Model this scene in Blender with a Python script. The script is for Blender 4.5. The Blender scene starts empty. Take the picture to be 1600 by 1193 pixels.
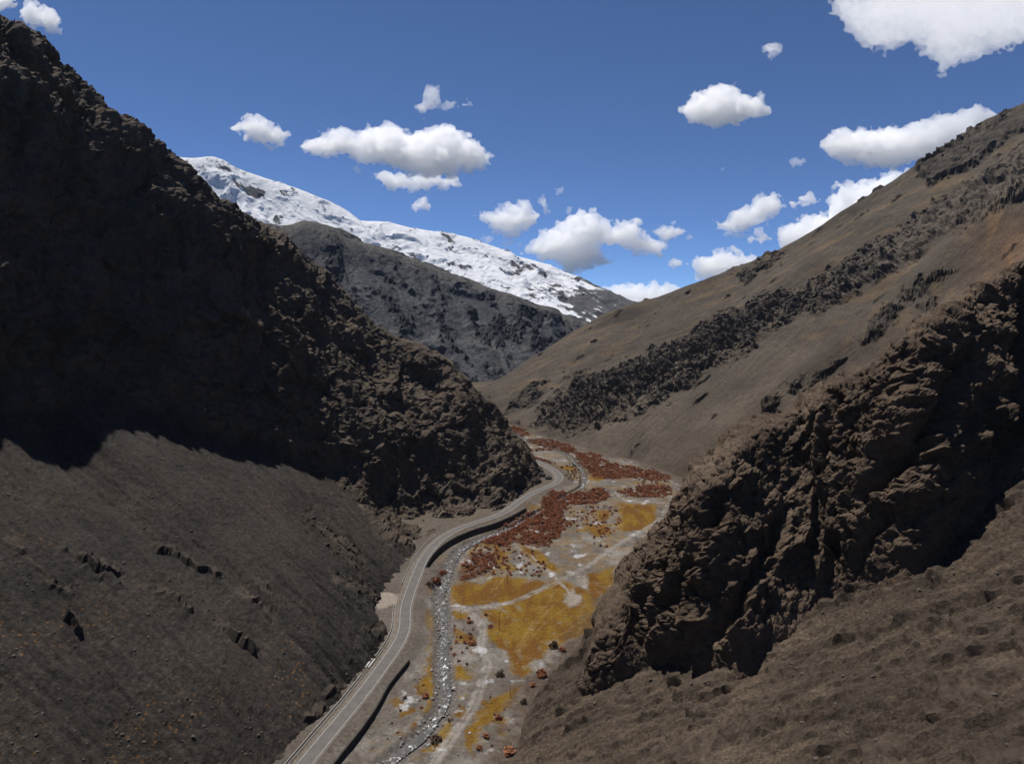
import bpy, math, random
import numpy as np

# ------------------------------------------------------------------ camera, sky, sun, exposure
scene = bpy.context.scene
col = scene.collection
FPX, CX, CY, HOR = 1100.0, 800.0, 596.5, 500.0
CAM = np.array([0.0, 0.0, 200.0])
PITCH = math.atan((CY - HOR) / FPX)
PC, PS = math.cos(PITCH), math.sin(PITCH)

cam_data = bpy.data.cameras.new('camera')
cam_data.sensor_fit = 'HORIZONTAL'
cam_data.sensor_width = 36.0
cam_data.lens = 36.0 * FPX / 1600.0
cam_data.clip_start = 1.0
cam_data.clip_end = 120000.0
cam = bpy.data.objects.new('camera', cam_data)
col.objects.link(cam)
cam.location = CAM
cam.rotation_euler = (math.pi / 2 - PITCH, 0, 0)
scene.camera = cam

SUN_EL, SUN_AZ = 66.5, -44.0          # degrees; azimuth from +Y, negative = towards -X
world = bpy.data.worlds.new('World')
scene.world = world
world.use_nodes = True
wn = world.node_tree
bg = wn.nodes['Background']
sky = wn.nodes.new('ShaderNodeTexSky')
sky.sky_type = 'NISHITA'
sky.sun_disc = False
sky.sun_elevation = math.radians(SUN_EL)
sky.sun_rotation = math.radians(SUN_AZ)
sky.altitude = 4200
sky.air_density = 0.63
sky.dust_density = 0.0
sky.ozone_density = 9.0
wn.links.new(sky.outputs['Color'], bg.inputs['Color'])
bg.inputs['Strength'].default_value = 0.098

sun_data = bpy.data.lights.new('sun', 'SUN')
sun_data.energy = 4.9
sun_data.angle = math.radians(0.53)
sun_data.color = (1.0, 0.95, 0.88)
sun = bpy.data.objects.new('sun', sun_data)
col.objects.link(sun)
el, az = math.radians(SUN_EL), math.radians(SUN_AZ)
SUNV = np.array([math.sin(az) * math.cos(el), math.cos(az) * math.cos(el), math.sin(el)])
from mathutils import Vector
sun.rotation_euler = Vector(SUNV).to_track_quat('Z', 'Y').to_euler()

scene.view_settings.view_transform = 'Standard'
scene.view_settings.look = 'None'
scene.view_settings.exposure = 0.35
scene.view_settings.gamma = 1.0
scene.view_settings.use_curve_mapping = False
scene.render.engine = 'CYCLES'
scene.cycles.use_denoising = True
scene.cycles.max_bounces = 110
scene.cycles.diffuse_bounces = 3
scene.cycles.glossy_bounces = 1
scene.cycles.transmission_bounces = 2
scene.cycles.volume_bounces = 110
scene.cycles.transparent_max_bounces = 8
scene.cycles.use_adaptive_sampling = True
scene.cycles.adaptive_threshold = 0.015

ALB = 0.56                            # the dry ground of this valley is dark
rng = np.random.default_rng(11)
random.seed(4)

# ------------------------------------------------------------------ projection helpers
def rays(px, py):
    px = np.asarray(px, float); py = np.asarray(py, float)
    x = (px - CX) / FPX
    v = -(py - CY) / FPX
    d = np.stack([x, PC + v * PS, -PS + v * PC], -1)
    return d / d[..., 1:2]

def P(px, py, depth):
    return CAM + rays(px, py) * depth

def project(p):
    q = p - CAM
    zf = np.maximum(q[..., 1] * PC - q[..., 2] * PS, 0.5)
    yu = q[..., 1] * PS + q[..., 2] * PC
    return CX + FPX * q[..., 0] / zf, CY - FPX * yu / zf

FS, F0 = 0.036, 3.0
def G(px, py):                        # a point of the valley floor
    r = rays(px, py)
    d = (CAM[2] - F0) / (FS - r[..., 2])
    return CAM + r * d[..., None]

def G2(pts):
    a = np.array(pts, float)
    return G(a[:, 0], a[:, 1])[:, :2]

# ------------------------------------------------------------------ noise (numpy)
def _h(ix, iy, iz, seed):
    h = (ix.astype(np.uint32) * np.uint32(0x8da6b343)) ^ (iy.astype(np.uint32) * np.uint32(0xd8163841)) ^ \
        (iz.astype(np.uint32) * np.uint32(0xcb1ab31f)) ^ np.uint32((seed * 0x9E3779B1) & 0xffffffff)
    h ^= h >> np.uint32(15); h *= np.uint32(0x2c1b3c6d)
    h ^= h >> np.uint32(12); h *= np.uint32(0x297a2d39)
    h ^= h >> np.uint32(15)
    return h

from concurrent.futures import ThreadPoolExecutor
POOL = ThreadPoolExecutor(4)
CH = 24000
def chunked(fn, n):
    """run fn(slice) over blocks of points and join what it returns"""
    if n <= CH:
        return fn(slice(0, n))
    r = list(POOL.map(fn, [slice(k, min(k + CH, n)) for k in range(0, n, CH)]))
    if isinstance(r[0], tuple):
        return tuple(np.concatenate([q[j] for q in r]) for j in range(len(r[0])))
    return np.concatenate(r)

def gnoise(p, seed=0):
    return chunked(lambda sl: _gnoise(p[sl], seed), len(p))

K1, K2, K3 = np.uint32(0x8da6b343), np.uint32(0xd8163841), np.uint32(0xcb1ab31f)
def _mix(h):
    h ^= h >> np.uint32(15); h *= np.uint32(0x2c1b3c6d)
    h ^= h >> np.uint32(12); h *= np.uint32(0x297a2d39)
    h ^= h >> np.uint32(15)
    return h

def _gnoise(p, seed=0):
    """gradient noise in 2 or 3 dimensions"""
    nd = p.shape[1]
    sd = np.uint32((seed * 0x9E3779B1) & 0xffffffff)
    fr, up, hs = [], [], []
    for k, K in zip(range(nd), (K1, K2, K3)):
        c = np.ascontiguousarray(p[:, k], np.float32)
        fl = np.floor(c); f = c - fl
        u = f * f * f * (f * (f * 6 - 15) + 10)
        h0 = fl.astype(np.int32).view(np.uint32) * K
        fr.append((f, f - 1)); up.append((1 - u, u)); hs.append((h0, h0 + K))
    out = np.zeros(len(p), np.float32)
    S = np.float32(1 / 511.5)
    for dx in (0, 1):
        for dy in (0, 1):
            hxy = hs[0][dx] ^ hs[1][dy] ^ sd
            wxy = up[0][dx] * up[1][dy]
            if nd == 2:
                h = _mix(hxy)
                g = ((h & np.uint32(1023)).astype(np.float32) * S - 1) * fr[0][dx]
                g += (((h >> np.uint32(10)) & np.uint32(1023)).astype(np.float32) * S - 1) * fr[1][dy]
                g *= wxy; out += g
                continue
            for dz in (0, 1):
                h = _mix(hxy ^ hs[2][dz])
                g = ((h & np.uint32(1023)).astype(np.float32) * S - 1) * fr[0][dx]
                g += (((h >> np.uint32(10)) & np.uint32(1023)).astype(np.float32) * S - 1) * fr[1][dy]
                g += (((h >> np.uint32(20)) & np.uint32(1023)).astype(np.float32) * S - 1) * fr[2][dz]
                g *= wxy; g *= up[2][dz]; out += g
    return out * np.float32(1.25)

def fbm(p, octs=4, seed=0, lac=2.03, gain=0.5):
    o = 0; a = 1.0; q = p.astype(np.float32)
    for k in range(octs):
        o = o + a * gnoise(q, seed + k)
        q = q * np.float32(lac) + np.float32(17.3); a *= gain
    return o

def ridged(p, octs=4, seed=0, lac=2.07, gain=0.5):
    o = 0; a = 1.0; q = p.astype(np.float32)
    for k in range(octs):
        o = o + a * (1 - 2.0 * np.abs(gnoise(q, seed + k)))
        q = q * np.float32(lac) + np.float32(11.7); a *= gain
    return o

def worley(p, seed=0, facet=0.0):
    return chunked(lambda sl: _worley(p[sl], seed, facet), len(p))

def _worley(p, seed=0, facet=0.0):
    """F1, F2 and a value per cell (with a random tilt when facet > 0)."""
    p = p.astype(np.float32)
    n = p.shape[0]
    i = np.floor(p).astype(np.int32)
    f1 = np.full(n, 9.0, np.float32); f2 = np.full(n, 9.0, np.float32); val = np.zeros(n, np.float32)
    fr = p - i
    for dx in (-1, 0, 1):
        for dy in (-1, 0, 1):
            for dz in (-1, 0, 1):
                h = _h(i[:, 0] + dx, i[:, 1] + dy, i[:, 2] + dz, seed)
                ox = dx + (h & np.uint32(1023)).astype(np.float32) / 1023 - fr[:, 0]
                oy = dy + ((h >> np.uint32(10)) & np.uint32(1023)).astype(np.float32) / 1023 - fr[:, 1]
                oz = dz + ((h >> np.uint32(20)) & np.uint32(1023)).astype(np.float32) / 1023 - fr[:, 2]
                d = ox * ox + oy * oy + oz * oz
                if facet:
                    h2 = h * np.uint32(0x9E3779B1); h2 ^= h2 >> np.uint32(13)
                    v = (h2 & np.uint32(255)).astype(np.float32) / 255
                    v += facet * (((h2 >> np.uint32(8)) & np.uint32(255)).astype(np.float32) / 127.5 - 1) * ox
                    v += facet * (((h2 >> np.uint32(16)) & np.uint32(255)).astype(np.float32) / 127.5 - 1) * oz
                    v += facet * (((h2 >> np.uint32(24)) & np.uint32(255)).astype(np.float32) / 127.5 - 1) * oy
                m = d < f1
                f2 = np.where(m, f1, np.minimum(f2, d))
                f1 = np.where(m, d, f1)
                if facet:
                    val = np.where(m, v, val)
    return np.sqrt(f1), np.sqrt(f2), val

def sstep(a, b, x):
    t = np.clip((x - a) / (b - a), 0, 1)
    return t * t * (3 - 2 * t)

# ------------------------------------------------------------------ polygons and polylines
def poly_sd(x, y, poly):
    x = np.asarray(x, np.float32); y = np.asarray(y, np.float32)
    return chunked(lambda sl: _poly_sd(x[sl], y[sl], poly), len(x))

def _poly_sd(x, y, poly):
    """signed distance to a polygon, positive inside"""
    p = np.array(poly, np.float32)
    n = len(p)
    d = np.full(x.shape, 1e18, np.float32)
    if x.max() < p[:, 0].min() - 60 or x.min() > p[:, 0].max() + 60 or y.max() < p[:, 1].min() - 60 or y.min() > p[:, 1].max() + 60:
        return np.full(x.shape, -1e4, np.float32)
    inside = np.zeros(x.shape, bool)
    for k in range(n):
        a = p[k]; b = p[(k + 1) % n]
        e = b - a
        wx = x - a[0]; wy = y - a[1]
        t = np.clip((wx * e[0] + wy * e[1]) / max(e @ e, 1e-9), 0, 1)
        d = np.minimum(d, (wx - t * e[0]) ** 2 + (wy - t * e[1]) ** 2)
        c = (a[1] > y) != (b[1] > y)
        if b[1] != a[1]:
            inside ^= c & (x < e[0] * (y - a[1]) / e[1] + a[0])
    d = np.sqrt(d)
    return np.where(inside, d, -d)

def line_d(x, y, line, signed=False):
    x = np.asarray(x, np.float32); y = np.asarray(y, np.float32)
    return chunked(lambda sl: _line_d(x[sl], y[sl], line, signed), len(x))

def _line_d(x, y, line, signed=False):
    """distance to a polyline (and position 0..1 along it); signed: positive to the right of its direction"""
    p = np.array(line, np.float32)
    d = np.full(x.shape, 1e18, np.float32); s = np.zeros(x.shape, np.float32); pos = np.zeros(x.shape, np.float32)
    if len(p) < 30 and (x.max() < p[:, 0].min() - 90 or x.min() > p[:, 0].max() + 90 or y.max() < p[:, 1].min() - 90 or y.min() > p[:, 1].max() + 90):
        return np.full(x.shape, 1e4, np.float32), pos
    L = np.concatenate([[0], np.cumsum(np.hypot(*np.diff(p, axis=0).T))])
    for k in range(len(p) - 1):
        a = p[k]; e = p[k + 1] - a
        wx = x - a[0]; wy = y - a[1]
        t = np.clip((wx * e[0] + wy * e[1]) / max(e @ e, 1e-9), 0, 1)
        dd = (wx - t * e[0]) ** 2 + (wy - t * e[1]) ** 2
        m = dd < d
        d = np.where(m, dd, d)
        s = np.where(m, np.sign(wx * e[1] - wy * e[0]), s)
        pos = np.where(m, (L[k] + t * (L[k + 1] - L[k])) / L[-1], pos)
    d = np.sqrt(d)
    return (d * s if signed else d), pos

def smooth_line(pts, step):
    """Catmull-Rom through the points, resampled at an even step (2D or 3D)"""
    p = np.array(pts, float)
    q = np.vstack([2 * p[0] - p[1], p, 2 * p[-1] - p[-2]])
    out = []
    for k in range(1, len(q) - 2):
        t = np.linspace(0, 1, 24, endpoint=False)[:, None]
        a, b, c, d = q[k - 1], q[k], q[k + 1], q[k + 2]
        out.append(0.5 * (2 * b + (c - a) * t + (2 * a - 5 * b + 4 * c - d) * t ** 2 + (3 * b - a - 3 * c + d) * t ** 3))
    o = np.vstack(out + [p[-1:]])
    L = np.concatenate([[0], np.cumsum(np.linalg.norm(np.diff(o, axis=0), axis=1))])
    n = max(2, int(L[-1] / step) + 1)
    s = np.linspace(0, L[-1], n)
    return np.stack([np.interp(s, L, o[:, k]) for k in range(o.shape[1])], 1)

# ------------------------------------------------------------------ meshes
def mesh_np(name, verts, faces, mats, attrs=None, midx=None, smooth=False):
    verts = np.ascontiguousarray(verts, np.float32); faces = np.ascontiguousarray(faces, np.int32)
    me = bpy.data.meshes.new(name)
    k = faces.shape[1]
    me.vertices.add(len(verts)); me.vertices.foreach_set('co', verts.ravel())
    me.loops.add(faces.size); me.loops.foreach_set('vertex_index', faces.ravel())
    me.polygons.add(len(faces))
    me.polygons.foreach_set('loop_start', np.arange(0, faces.size, k, dtype=np.int32))
    me.polygons.foreach_set('loop_total', np.full(len(faces), k, np.int32))
    for m in (mats if isinstance(mats, (list, tuple)) else [mats]):
        me.materials.append(m)
    if midx is not None:
        me.polygons.foreach_set('material_index', np.asarray(midx, np.int32))
    me.polygons.foreach_set('use_smooth', np.full(len(faces), smooth, bool))
    for an, arr in (attrs or {}).items():
        arr = np.asarray(arr, np.float32)
        if arr.ndim == 1:
            a = me.attributes.new(an, 'FLOAT', 'POINT'); a.data.foreach_set('value', arr)
        else:
            a = me.attributes.new(an, 'FLOAT_COLOR', 'POINT')
            a.data.foreach_set('color', np.hstack([arr, np.ones((len(arr), 1), np.float32)]).ravel())
    me.update(calc_edges=True)
    me.validate()
    return me

def link(name, me, parent=None, **props):
    o = bpy.data.objects.new(name, me)
    col.objects.link(o)
    o.parent = parent
    for k, v in props.items():
        o[k] = v
    return o

def grid_faces(nu, nv):
    i = np.arange(nu - 1)[:, None] * nv + np.arange(nv - 1)[None, :]
    i = i.ravel()
    return np.stack([i, i + nv, i + nv + 1, i + 1], 1)

def pchip(t, y, x):
    """monotone cubic through rows y at nodes t, evaluated at x"""
    t = np.asarray(t, float); y = np.asarray(y, float); x = np.clip(x, t[0], t[-1])
    sh = (-1,) + (1,) * (y.ndim - 1)
    h = np.diff(t).reshape(sh); m = np.diff(y, axis=0) / h
    d = np.zeros_like(y)
    w1 = 2 * h[1:] + h[:-1]; w2 = h[1:] + 2 * h[:-1]
    with np.errstate(divide='ignore', invalid='ignore'):
        hm = (w1 + w2) / (w1 / m[:-1] + w2 / m[1:])
    d[1:-1] = np.where(m[:-1] * m[1:] > 0, np.nan_to_num(hm), 0)
    d[0] = m[0]; d[-1] = m[-1]
    k = np.clip(np.searchsorted(t, x, 'right') - 1, 0, len(t) - 2)
    hh = h.reshape(-1)[k]; s = ((x - t[k]) / hh)
    s = s.reshape(sh); hh = hh.reshape(sh)
    return y[k] * (1 + 2 * s) * (1 - s) ** 2 + d[k] * hh * s * (1 - s) ** 2 + y[k + 1] * s * s * (3 - 2 * s) + d[k + 1] * hh * s * s * (s - 1)

def loft(cols, nu, nv, least=0.06):
    """a surface through columns of 3D points, its grid lines spaced by how large they show"""
    A = np.array(cols, float)                            # (ncol, nrow, 3)
    tu = np.concatenate([[0], np.cumsum(np.maximum(np.linalg.norm(np.diff(A, axis=0), axis=2).mean(1), 1))])
    tv = np.concatenate([[0], np.cumsum(np.maximum(np.linalg.norm(np.diff(A, axis=1), axis=2).mean(0), 1))])
    def ev(us, vs):
        B = pchip(tu, A, us)
        return np.swapaxes(pchip(tv, np.swapaxes(B, 0, 1), vs), 0, 1)
    us = np.linspace(0, tu[-1], 160); vs = np.linspace(0, tv[-1], 160)
    S = ev(us, vs)
    px, py = project(S)
    inside = ((px > -60) & (px < 1660) & (py > -60) & (py < 1260) & (S[..., 1] > 20)).astype(float)
    du = np.hypot(np.diff(px, axis=0), np.diff(py, axis=0)); wu = inside[1:] * inside[:-1]
    du = (np.clip(du, 0, 60) * wu).sum(1) / np.maximum(wu.sum(1), 1)
    dv = np.hypot(np.diff(px, axis=1), np.diff(py, axis=1)); wv = inside[:, 1:] * inside[:, :-1]
    dv = (np.clip(dv, 0, 60) * wv).sum(0) / np.maximum(wv.sum(0), 1)
    def redistribute(par, w, n):
        w = np.convolve(np.pad(w, 4, 'edge'), np.ones(9) / 9, 'valid') + least * w.max()
        c = np.concatenate([[0], np.cumsum(w)]); c /= c[-1]
        return np.interp(np.linspace(0, 1, n), c, par)
    us = redistribute(us, du, nu); vs = redistribute(vs, dv, nv)
    S = ev(us, vs)
    gu = np.gradient(S, axis=0); gv = np.gradient(S, axis=1)
    N = np.cross(gu, gv); N /= np.maximum(np.linalg.norm(N, axis=2, keepdims=True), 1e-9)
    UU = np.broadcast_to(us[:, None], S.shape[:2]); VV = np.broadcast_to(vs[None, :], S.shape[:2])
    return S.reshape(-1, 3), N.reshape(-1, 3), UU.ravel().copy(), VV.ravel().copy(), tu, tv

def lin(r, g, b, k=1.0):
    f = lambda c: (c / 12.92 if c <= 0.04045 else ((c + 0.055) / 1.055) ** 2.4)
    return tuple(f(c / 255.0) * k for c in (r, g, b))

# ------------------------------------------------------------------ materials
def new_mat(name):
    m = bpy.data.materials.new(name); m.use_nodes = True
    nt = m.node_tree
    b = nt.nodes['Principled BSDF']
    b.inputs['Roughness'].default_value = 0.95
    b.inputs['Specular IOR Level'].default_value = 0.12
    return m, nt, b

class NT:
    def __init__(s, nt): s.nt = nt
    def n(s, t, **kw):
        x = s.nt.nodes.new(t)
        for k, v in kw.items(): setattr(x, k, v)
        return x
    def l(s, a, b): s.nt.links.new(a, b)
    def noise(s, vec, scale, detail=6, rough=0.6, dist=0.0):
        x = s.n('ShaderNodeTexNoise'); x.inputs['Scale'].default_value = scale
        x.inputs['Detail'].default_value = detail; x.inputs['Roughness'].default_value = rough
        x.inputs['Distortion'].default_value = dist
        s.l(vec, x.inputs['Vector']); return x.outputs['Fac']
    def ramp(s, fac, stops):
        x = s.n('ShaderNodeValToRGB'); cr = x.color_ramp
        while len(cr.elements) < len(stops): cr.elements.new(0.5)
        for e, (p, c) in zip(cr.elements, stops):
            e.position = p; e.color = (*c, 1) if len(c) == 3 else c
        s.l(fac, x.inputs['Fac']); return x.outputs['Color']
    def mix(s, fac, a, b, mode='MIX'):
        x = s.n('ShaderNodeMix', data_type='RGBA', blend_type=mode)
        for v, k in ((fac, 0), (a, 6), (b, 7)):
            if hasattr(v, 'is_linked'): s.l(v, x.inputs[k])
            else: x.inputs[k].default_value = v if k == 0 else (*v, 1)
        return x.outputs[2]
    def math(s, op, a, b=0.0, c=None):
        x = s.n('ShaderNodeMath', operation=op)
        for k, v in enumerate((a, b, c)):
            if v is None: continue
            if hasattr(v, 'is_linked'): s.l(v, x.inputs[k])
            else: x.inputs[k].default_value = v
        return x.outputs[0]
    def attr(s, name): return s.n('ShaderNodeAttribute', attribute_name=name)
    def pos(s): return s.n('ShaderNodeNewGeometry').outputs['Position']
    def scaled(s, vec, xyz):
        x = s.n('ShaderNodeMapping'); x.inputs['Scale'].default_value = xyz; s.l(vec, x.inputs['Vector']); return x.outputs['Vector']
    def bump(s, h, strength, dist):
        x = s.n('ShaderNodeBump'); x.inputs['Strength'].default_value = strength; x.inputs['Distance'].default_value = dist
        s.l(h, x.inputs['Height']); return x.outputs['Normal']

def slope_material(name, scree, rock, tuft, unit, tuft_amt=0.6, bump=1.0):
    """scree and rock told apart by the 'rock' attribute, tinted by 'tint'; unit = size in metres of the smallest visible stones"""
    m, nt, b = new_mat(name); t = NT(nt)
    pos = t.pos()
    big = t.noise(pos, 0.012, 5, 0.55)
    mid = t.noise(pos, 0.09 / unit, 6, 0.65)
    fine = t.noise(pos, 0.55 / unit, 4, 0.7)
    s_c = t.mix(t.ramp(big, [(0.32, (0, 0, 0)), (0.68, (1, 1, 1))]), scree[0], scree[1])
    s_c = t.mix(1.0, s_c, t.ramp(mid, [(0.25, (0.72, 0.72, 0.74)), (0.5, (1, 1, 1)), (0.78, (1.25, 1.22, 1.16))]), 'MULTIPLY')
    s_c = t.mix(1.0, s_c, t.ramp(fine, [(0.3, (0.42, 0.42, 0.43)), (0.5, (1, 1, 1)), (0.7, (1.75, 1.7, 1.62))]), 'MULTIPLY')
    # small dry tufts
    vo = t.n('ShaderNodeTexVoronoi'); vo.inputs['Scale'].default_value = 0.34 / unit; t.l(pos, vo.inputs['Vector'])
    dots = t.math('LESS_THAN', vo.outputs['Distance'], 0.23)
    tm = t.math('MULTIPLY', dots, t.math('GREATER_THAN', t.noise(pos, 0.03 / unit, 3, 0.6), 0.53))
    tm = t.math('MULTIPLY', tm, t.math('MULTIPLY', t.attr('tuft').outputs['Fac'], tuft_amt))
    s_c = t.mix(tm, s_c, tuft)
    r_c = t.mix(t.ramp(t.noise(pos, 0.035, 5, 0.6), [(0.3, (0, 0, 0)), (0.7, (1, 1, 1))]), rock[0], rock[1])
    r_c = t.mix(1.0, r_c, t.ramp(t.noise(pos, 0.22 / unit, 8, 0.72), [(0.25, (0.5, 0.5, 0.52)), (0.5, (1, 1, 1)), (0.75, (1.6, 1.55, 1.48))]), 'MULTIPLY')
    c = t.mix(t.attr('rock').outputs['Fac'], s_c, r_c)
    c = t.mix(1.0, c, t.attr('tint').outputs['Color'], 'MULTIPLY')
    c = t.mix(1.0, c, (ALB, ALB, ALB), 'MULTIPLY')
    t.l(c, b.inputs['Base Color'])
    h = t.math('ADD', t.math('MULTIPLY', fine, 0.5), t.noise(pos, 0.3 / unit, 6, 0.7))
    t.l(t.bump(h, 0.8 * bump, 1.1 * unit), b.inputs['Normal'])
    return m

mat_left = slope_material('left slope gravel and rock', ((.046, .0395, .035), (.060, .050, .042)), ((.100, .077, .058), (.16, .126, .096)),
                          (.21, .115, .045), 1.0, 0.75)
mat_right = slope_material('right slope gravel and rock', ((.074, .058, .045), (.118, .092, .069)), ((.072, .056, .044), (.118, .093, .072)),
                           (.15, .09, .03), 0.6, 0.3, 1.25)
mat_hill = slope_material('far hill gravel and rock', ((.076, .080, .092), (.098, .100, .106)), ((.030, .032, .039), (.046, .047, .053)),
                          (.10, .08, .04), 4.0, 0.2)

def simple_mat(name, c0, c1, scale, bump=0.3, dist=0.2, rough=0.95, fine=None):
    c0 = tuple(np.array(c0) * ALB); c1 = tuple(np.array(c1) * ALB)
    m, nt, b = new_mat(name); t = NT(nt); pos = t.pos()
    f = t.noise(pos, scale, 8, 0.68)
    c = t.mix(t.ramp(f, [(0.3, (0, 0, 0)), (0.7, (1, 1, 1))]), c0, c1)
    if fine:
        c = t.mix(1.0, c, t.ramp(t.noise(pos, fine, 5, 0.7), [(0.3, (.65, .65, .65)), (0.7, (1.35, 1.35, 1.35))]), 'MULTIPLY')
    t.l(c, b.inputs['Base Color']); b.inputs['Roughness'].default_value = rough
    t.l(t.bump(f, bump, dist), b.inputs['Normal'])
    return m

# ------------------------------------------------------------------ lines of the valley (picture points, laid on the floor)
ROAD_PX = [(340, 1360), (405, 1285), (483, 1193), (557, 1103), (588, 1061), (621, 1012), (632, 984), (634, 952), (644.5, 919), (659, 886), (671, 868),
           (689, 850), (711, 836), (737, 825.5), (768, 815.5), (793, 802.5), (811, 787), (826, 776), (842, 768), (857, 762), (869, 756), (874.5, 748.5),
           (870, 740), (858, 732), (843, 724.5), (829, 719), (812, 715)]
road_xy = smooth_line(G2(ROAD_PX), 3.0)
near0 = road_xy[0]
road_xy = np.vstack([smooth_line([(-98, -420), (-104, -150), (-104, 60), near0], 6.0)[:-1], road_xy])
last = road_xy[-1]
road_xy = np.vstack([road_xy, smooth_line([last, (last[0] - 60, last[1] + 40), (last[0] - 180, last[1] + 90)], 3.0)[1:]])
WALL_A_PX = [(470, 1262), (527, 1193), (560, 1152), (586, 1115), (607, 1077), (625, 1053), (639, 1036)]     # dark terrace wall below the road
WALL_B_PX = [(664, 893), (673, 878), (690, 861), (712, 847), (740, 835), (775, 824), (800, 812), (822, 798)]  # retaining wall on the bend
wall_a = smooth_line(G2(WALL_A_PX), 8.0)
wall_b = smooth_line(G2(WALL_B_PX), 8.0)
RIVER_PX = [(560, 1235), (600, 1196), (638, 1163), (657, 1149), (675, 1128), (692, 1104), (698, 1083), (694, 1058), (692, 1033), (694, 1001), (693, 968), (690, 945),
            (689, 927), (696, 903), (705, 880), (716, 862), (735, 848), (765, 836), (800, 822), (840, 800), (880, 775), (909, 760), (913, 747), (908, 731),
            (897, 722), (889, 712), (868, 700), (846, 695), (824, 690), (812, 681), (795, 672)]
river_xy = smooth_line(G2(RIVER_PX), 3.0)
TRACKS_PX = [([(648, 932), (662, 938), (676, 944), (705, 950), (740, 950), (772, 945), (805, 937), (832, 927), (866, 912), (890, 899), (925, 880), (954, 858), (975, 845), (996, 832), (1028, 812), (1045, 787)], 1.9),
             ([(716, 951), (734, 958), (747, 969), (754, 981), (754, 997), (750, 1009), (756, 1025), (763, 1040), (755, 1058), (749, 1078), (740, 1101), (729, 1118), (711, 1144), (695, 1169), (676, 1195), (640, 1240)], 2.4),
             ([(962, 768), (973, 779), (996, 783), (1043, 786), (1075, 786)], 1.3),
             ([(800, 1022), (828, 981), (856, 940), (885, 905)], 0.45), ([(806, 1020), (836, 975), (862, 945)], 0.45), ([(812, 1016), (842, 972), (872, 938)], 0.4),
             ([(818, 1012), (850, 975), (895, 940)], 0.4), ([(760, 985), (790, 990), (812, 998)], 0.5), ([(840, 1003), (870, 995), (905, 972), (950, 950)], 0.5),
             ([(775, 920), (790, 895), (780, 870)], 0.6), ([(768, 925), (776, 905), (770, 880)], 0.5), ([(965, 845), (972, 825), (970, 800), (980, 785)], 1.0),
             ([(830, 868), (860, 895), (900, 935)], 1.2)]
tracks = [(smooth_line(G2(p), 9.0), w) for p, w in TRACKS_PX]

def Z2(poly, ox, oy, s):
    return [(ox + x * s, oy + y * s) for x, y in poly]
z1 = lambda p: Z2(p, 740, 640, .2137)
z2 = lambda p: Z2(p, 640, 780, .2137)
z3 = lambda p: Z2(p, 560, 870, .1634)
z4 = lambda p: Z2(p, 440, 995, .1659)
z5 = lambda p: Z2(p, 640, 995, .1659)
GOLD = [z2([(285, 760), (290, 640), (400, 600), (500, 620), (600, 560), (850, 580), (1000, 600), (900, 680), (750, 740), (500, 770)]),
        z2([(540, 850), (530, 805), (700, 765), (900, 695), (1060, 605), (1130, 580), (1200, 640), (1290, 640), (1310, 540), (1490, 490), (1500, 600), (1550, 650),
            (1400, 700), (1350, 760), (1490, 780), (1430, 880), (1330, 960), (1150, 1040), (1010, 1110), (900, 1193), (860, 1290), (800, 1330), (760, 1280), (700, 1130), (600, 1050), (560, 960), (600, 930)]),
        z5([(860, 690), (1030, 560), (1010, 430), (880, 540), (680, 600), (625, 720), (590, 800), (545, 880), (530, 960), (560, 1110), (610, 1110), (640, 980), (660, 860), (780, 780)]),
        z3([(640, 490), (700, 500), (722, 700), (728, 1250), (590, 1250), (640, 1060), (700, 950), (700, 720), (640, 620)]),
        z3([(630, 285), (712, 285), (712, 370), (690, 400), (660, 340)]),
        z4([(1415, 0), (1442, 500), (1475, 600), (1400, 710), (1345, 690), (1375, 600), (1320, 420), (1370, 250)]),
        z4([(1325, 770), (1330, 820), (1240, 900), (1200, 960), (1195, 900), (1230, 820)]),
        z3([(885, 500), (1000, 520), (1065, 580), (950, 605)]), z5([(400, 240), (520, 280), (575, 380), (450, 440), (415, 380)]),
        z1([(1060, 680), (1340, 700), (1330, 800), (1270, 870), (1150, 890), (1020, 870), (1080, 780)]),
        z1([(320, 980), (480, 1030), (600, 1130), (650, 1200), (520, 1170), (400, 1080)]), z1([(530, 640), (700, 585), (725, 600), (560, 690)]),
        z1([(840, 480), (930, 460), (965, 515), (860, 525)]), z1([(380, 690), (470, 690), (440, 740), (390, 730)]), z1([(900, 740), (1000, 740), (990, 790), (920, 800)]),
        z1([(560, 400), (740, 410), (760, 450), (600, 430)]), z2([(420, 400), (480, 340), (500, 370), (440, 420)]), z2([(600, 260), (640, 260), (690, 440), (640, 470)]),
        z1([(800, 850), (1000, 850), (1010, 900), (880, 920)]), z3([(885, 260), (860, 300), (875, 430), (910, 470), (940, 300)])]
PALE_OFF = [z2([(1150, 700), (1200, 650), (1260, 740), (1180, 790), (1130, 770)]), z2([(1230, 560), (1290, 560), (1300, 660), (1250, 640)]),
            z3([(100, 400), (220, 355), (400, 375), (400, 480), (200, 510)])]
gold_xy = [G2(p) for p in GOLD]; off_xy = [G2(p) for p in PALE_OFF]
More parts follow.
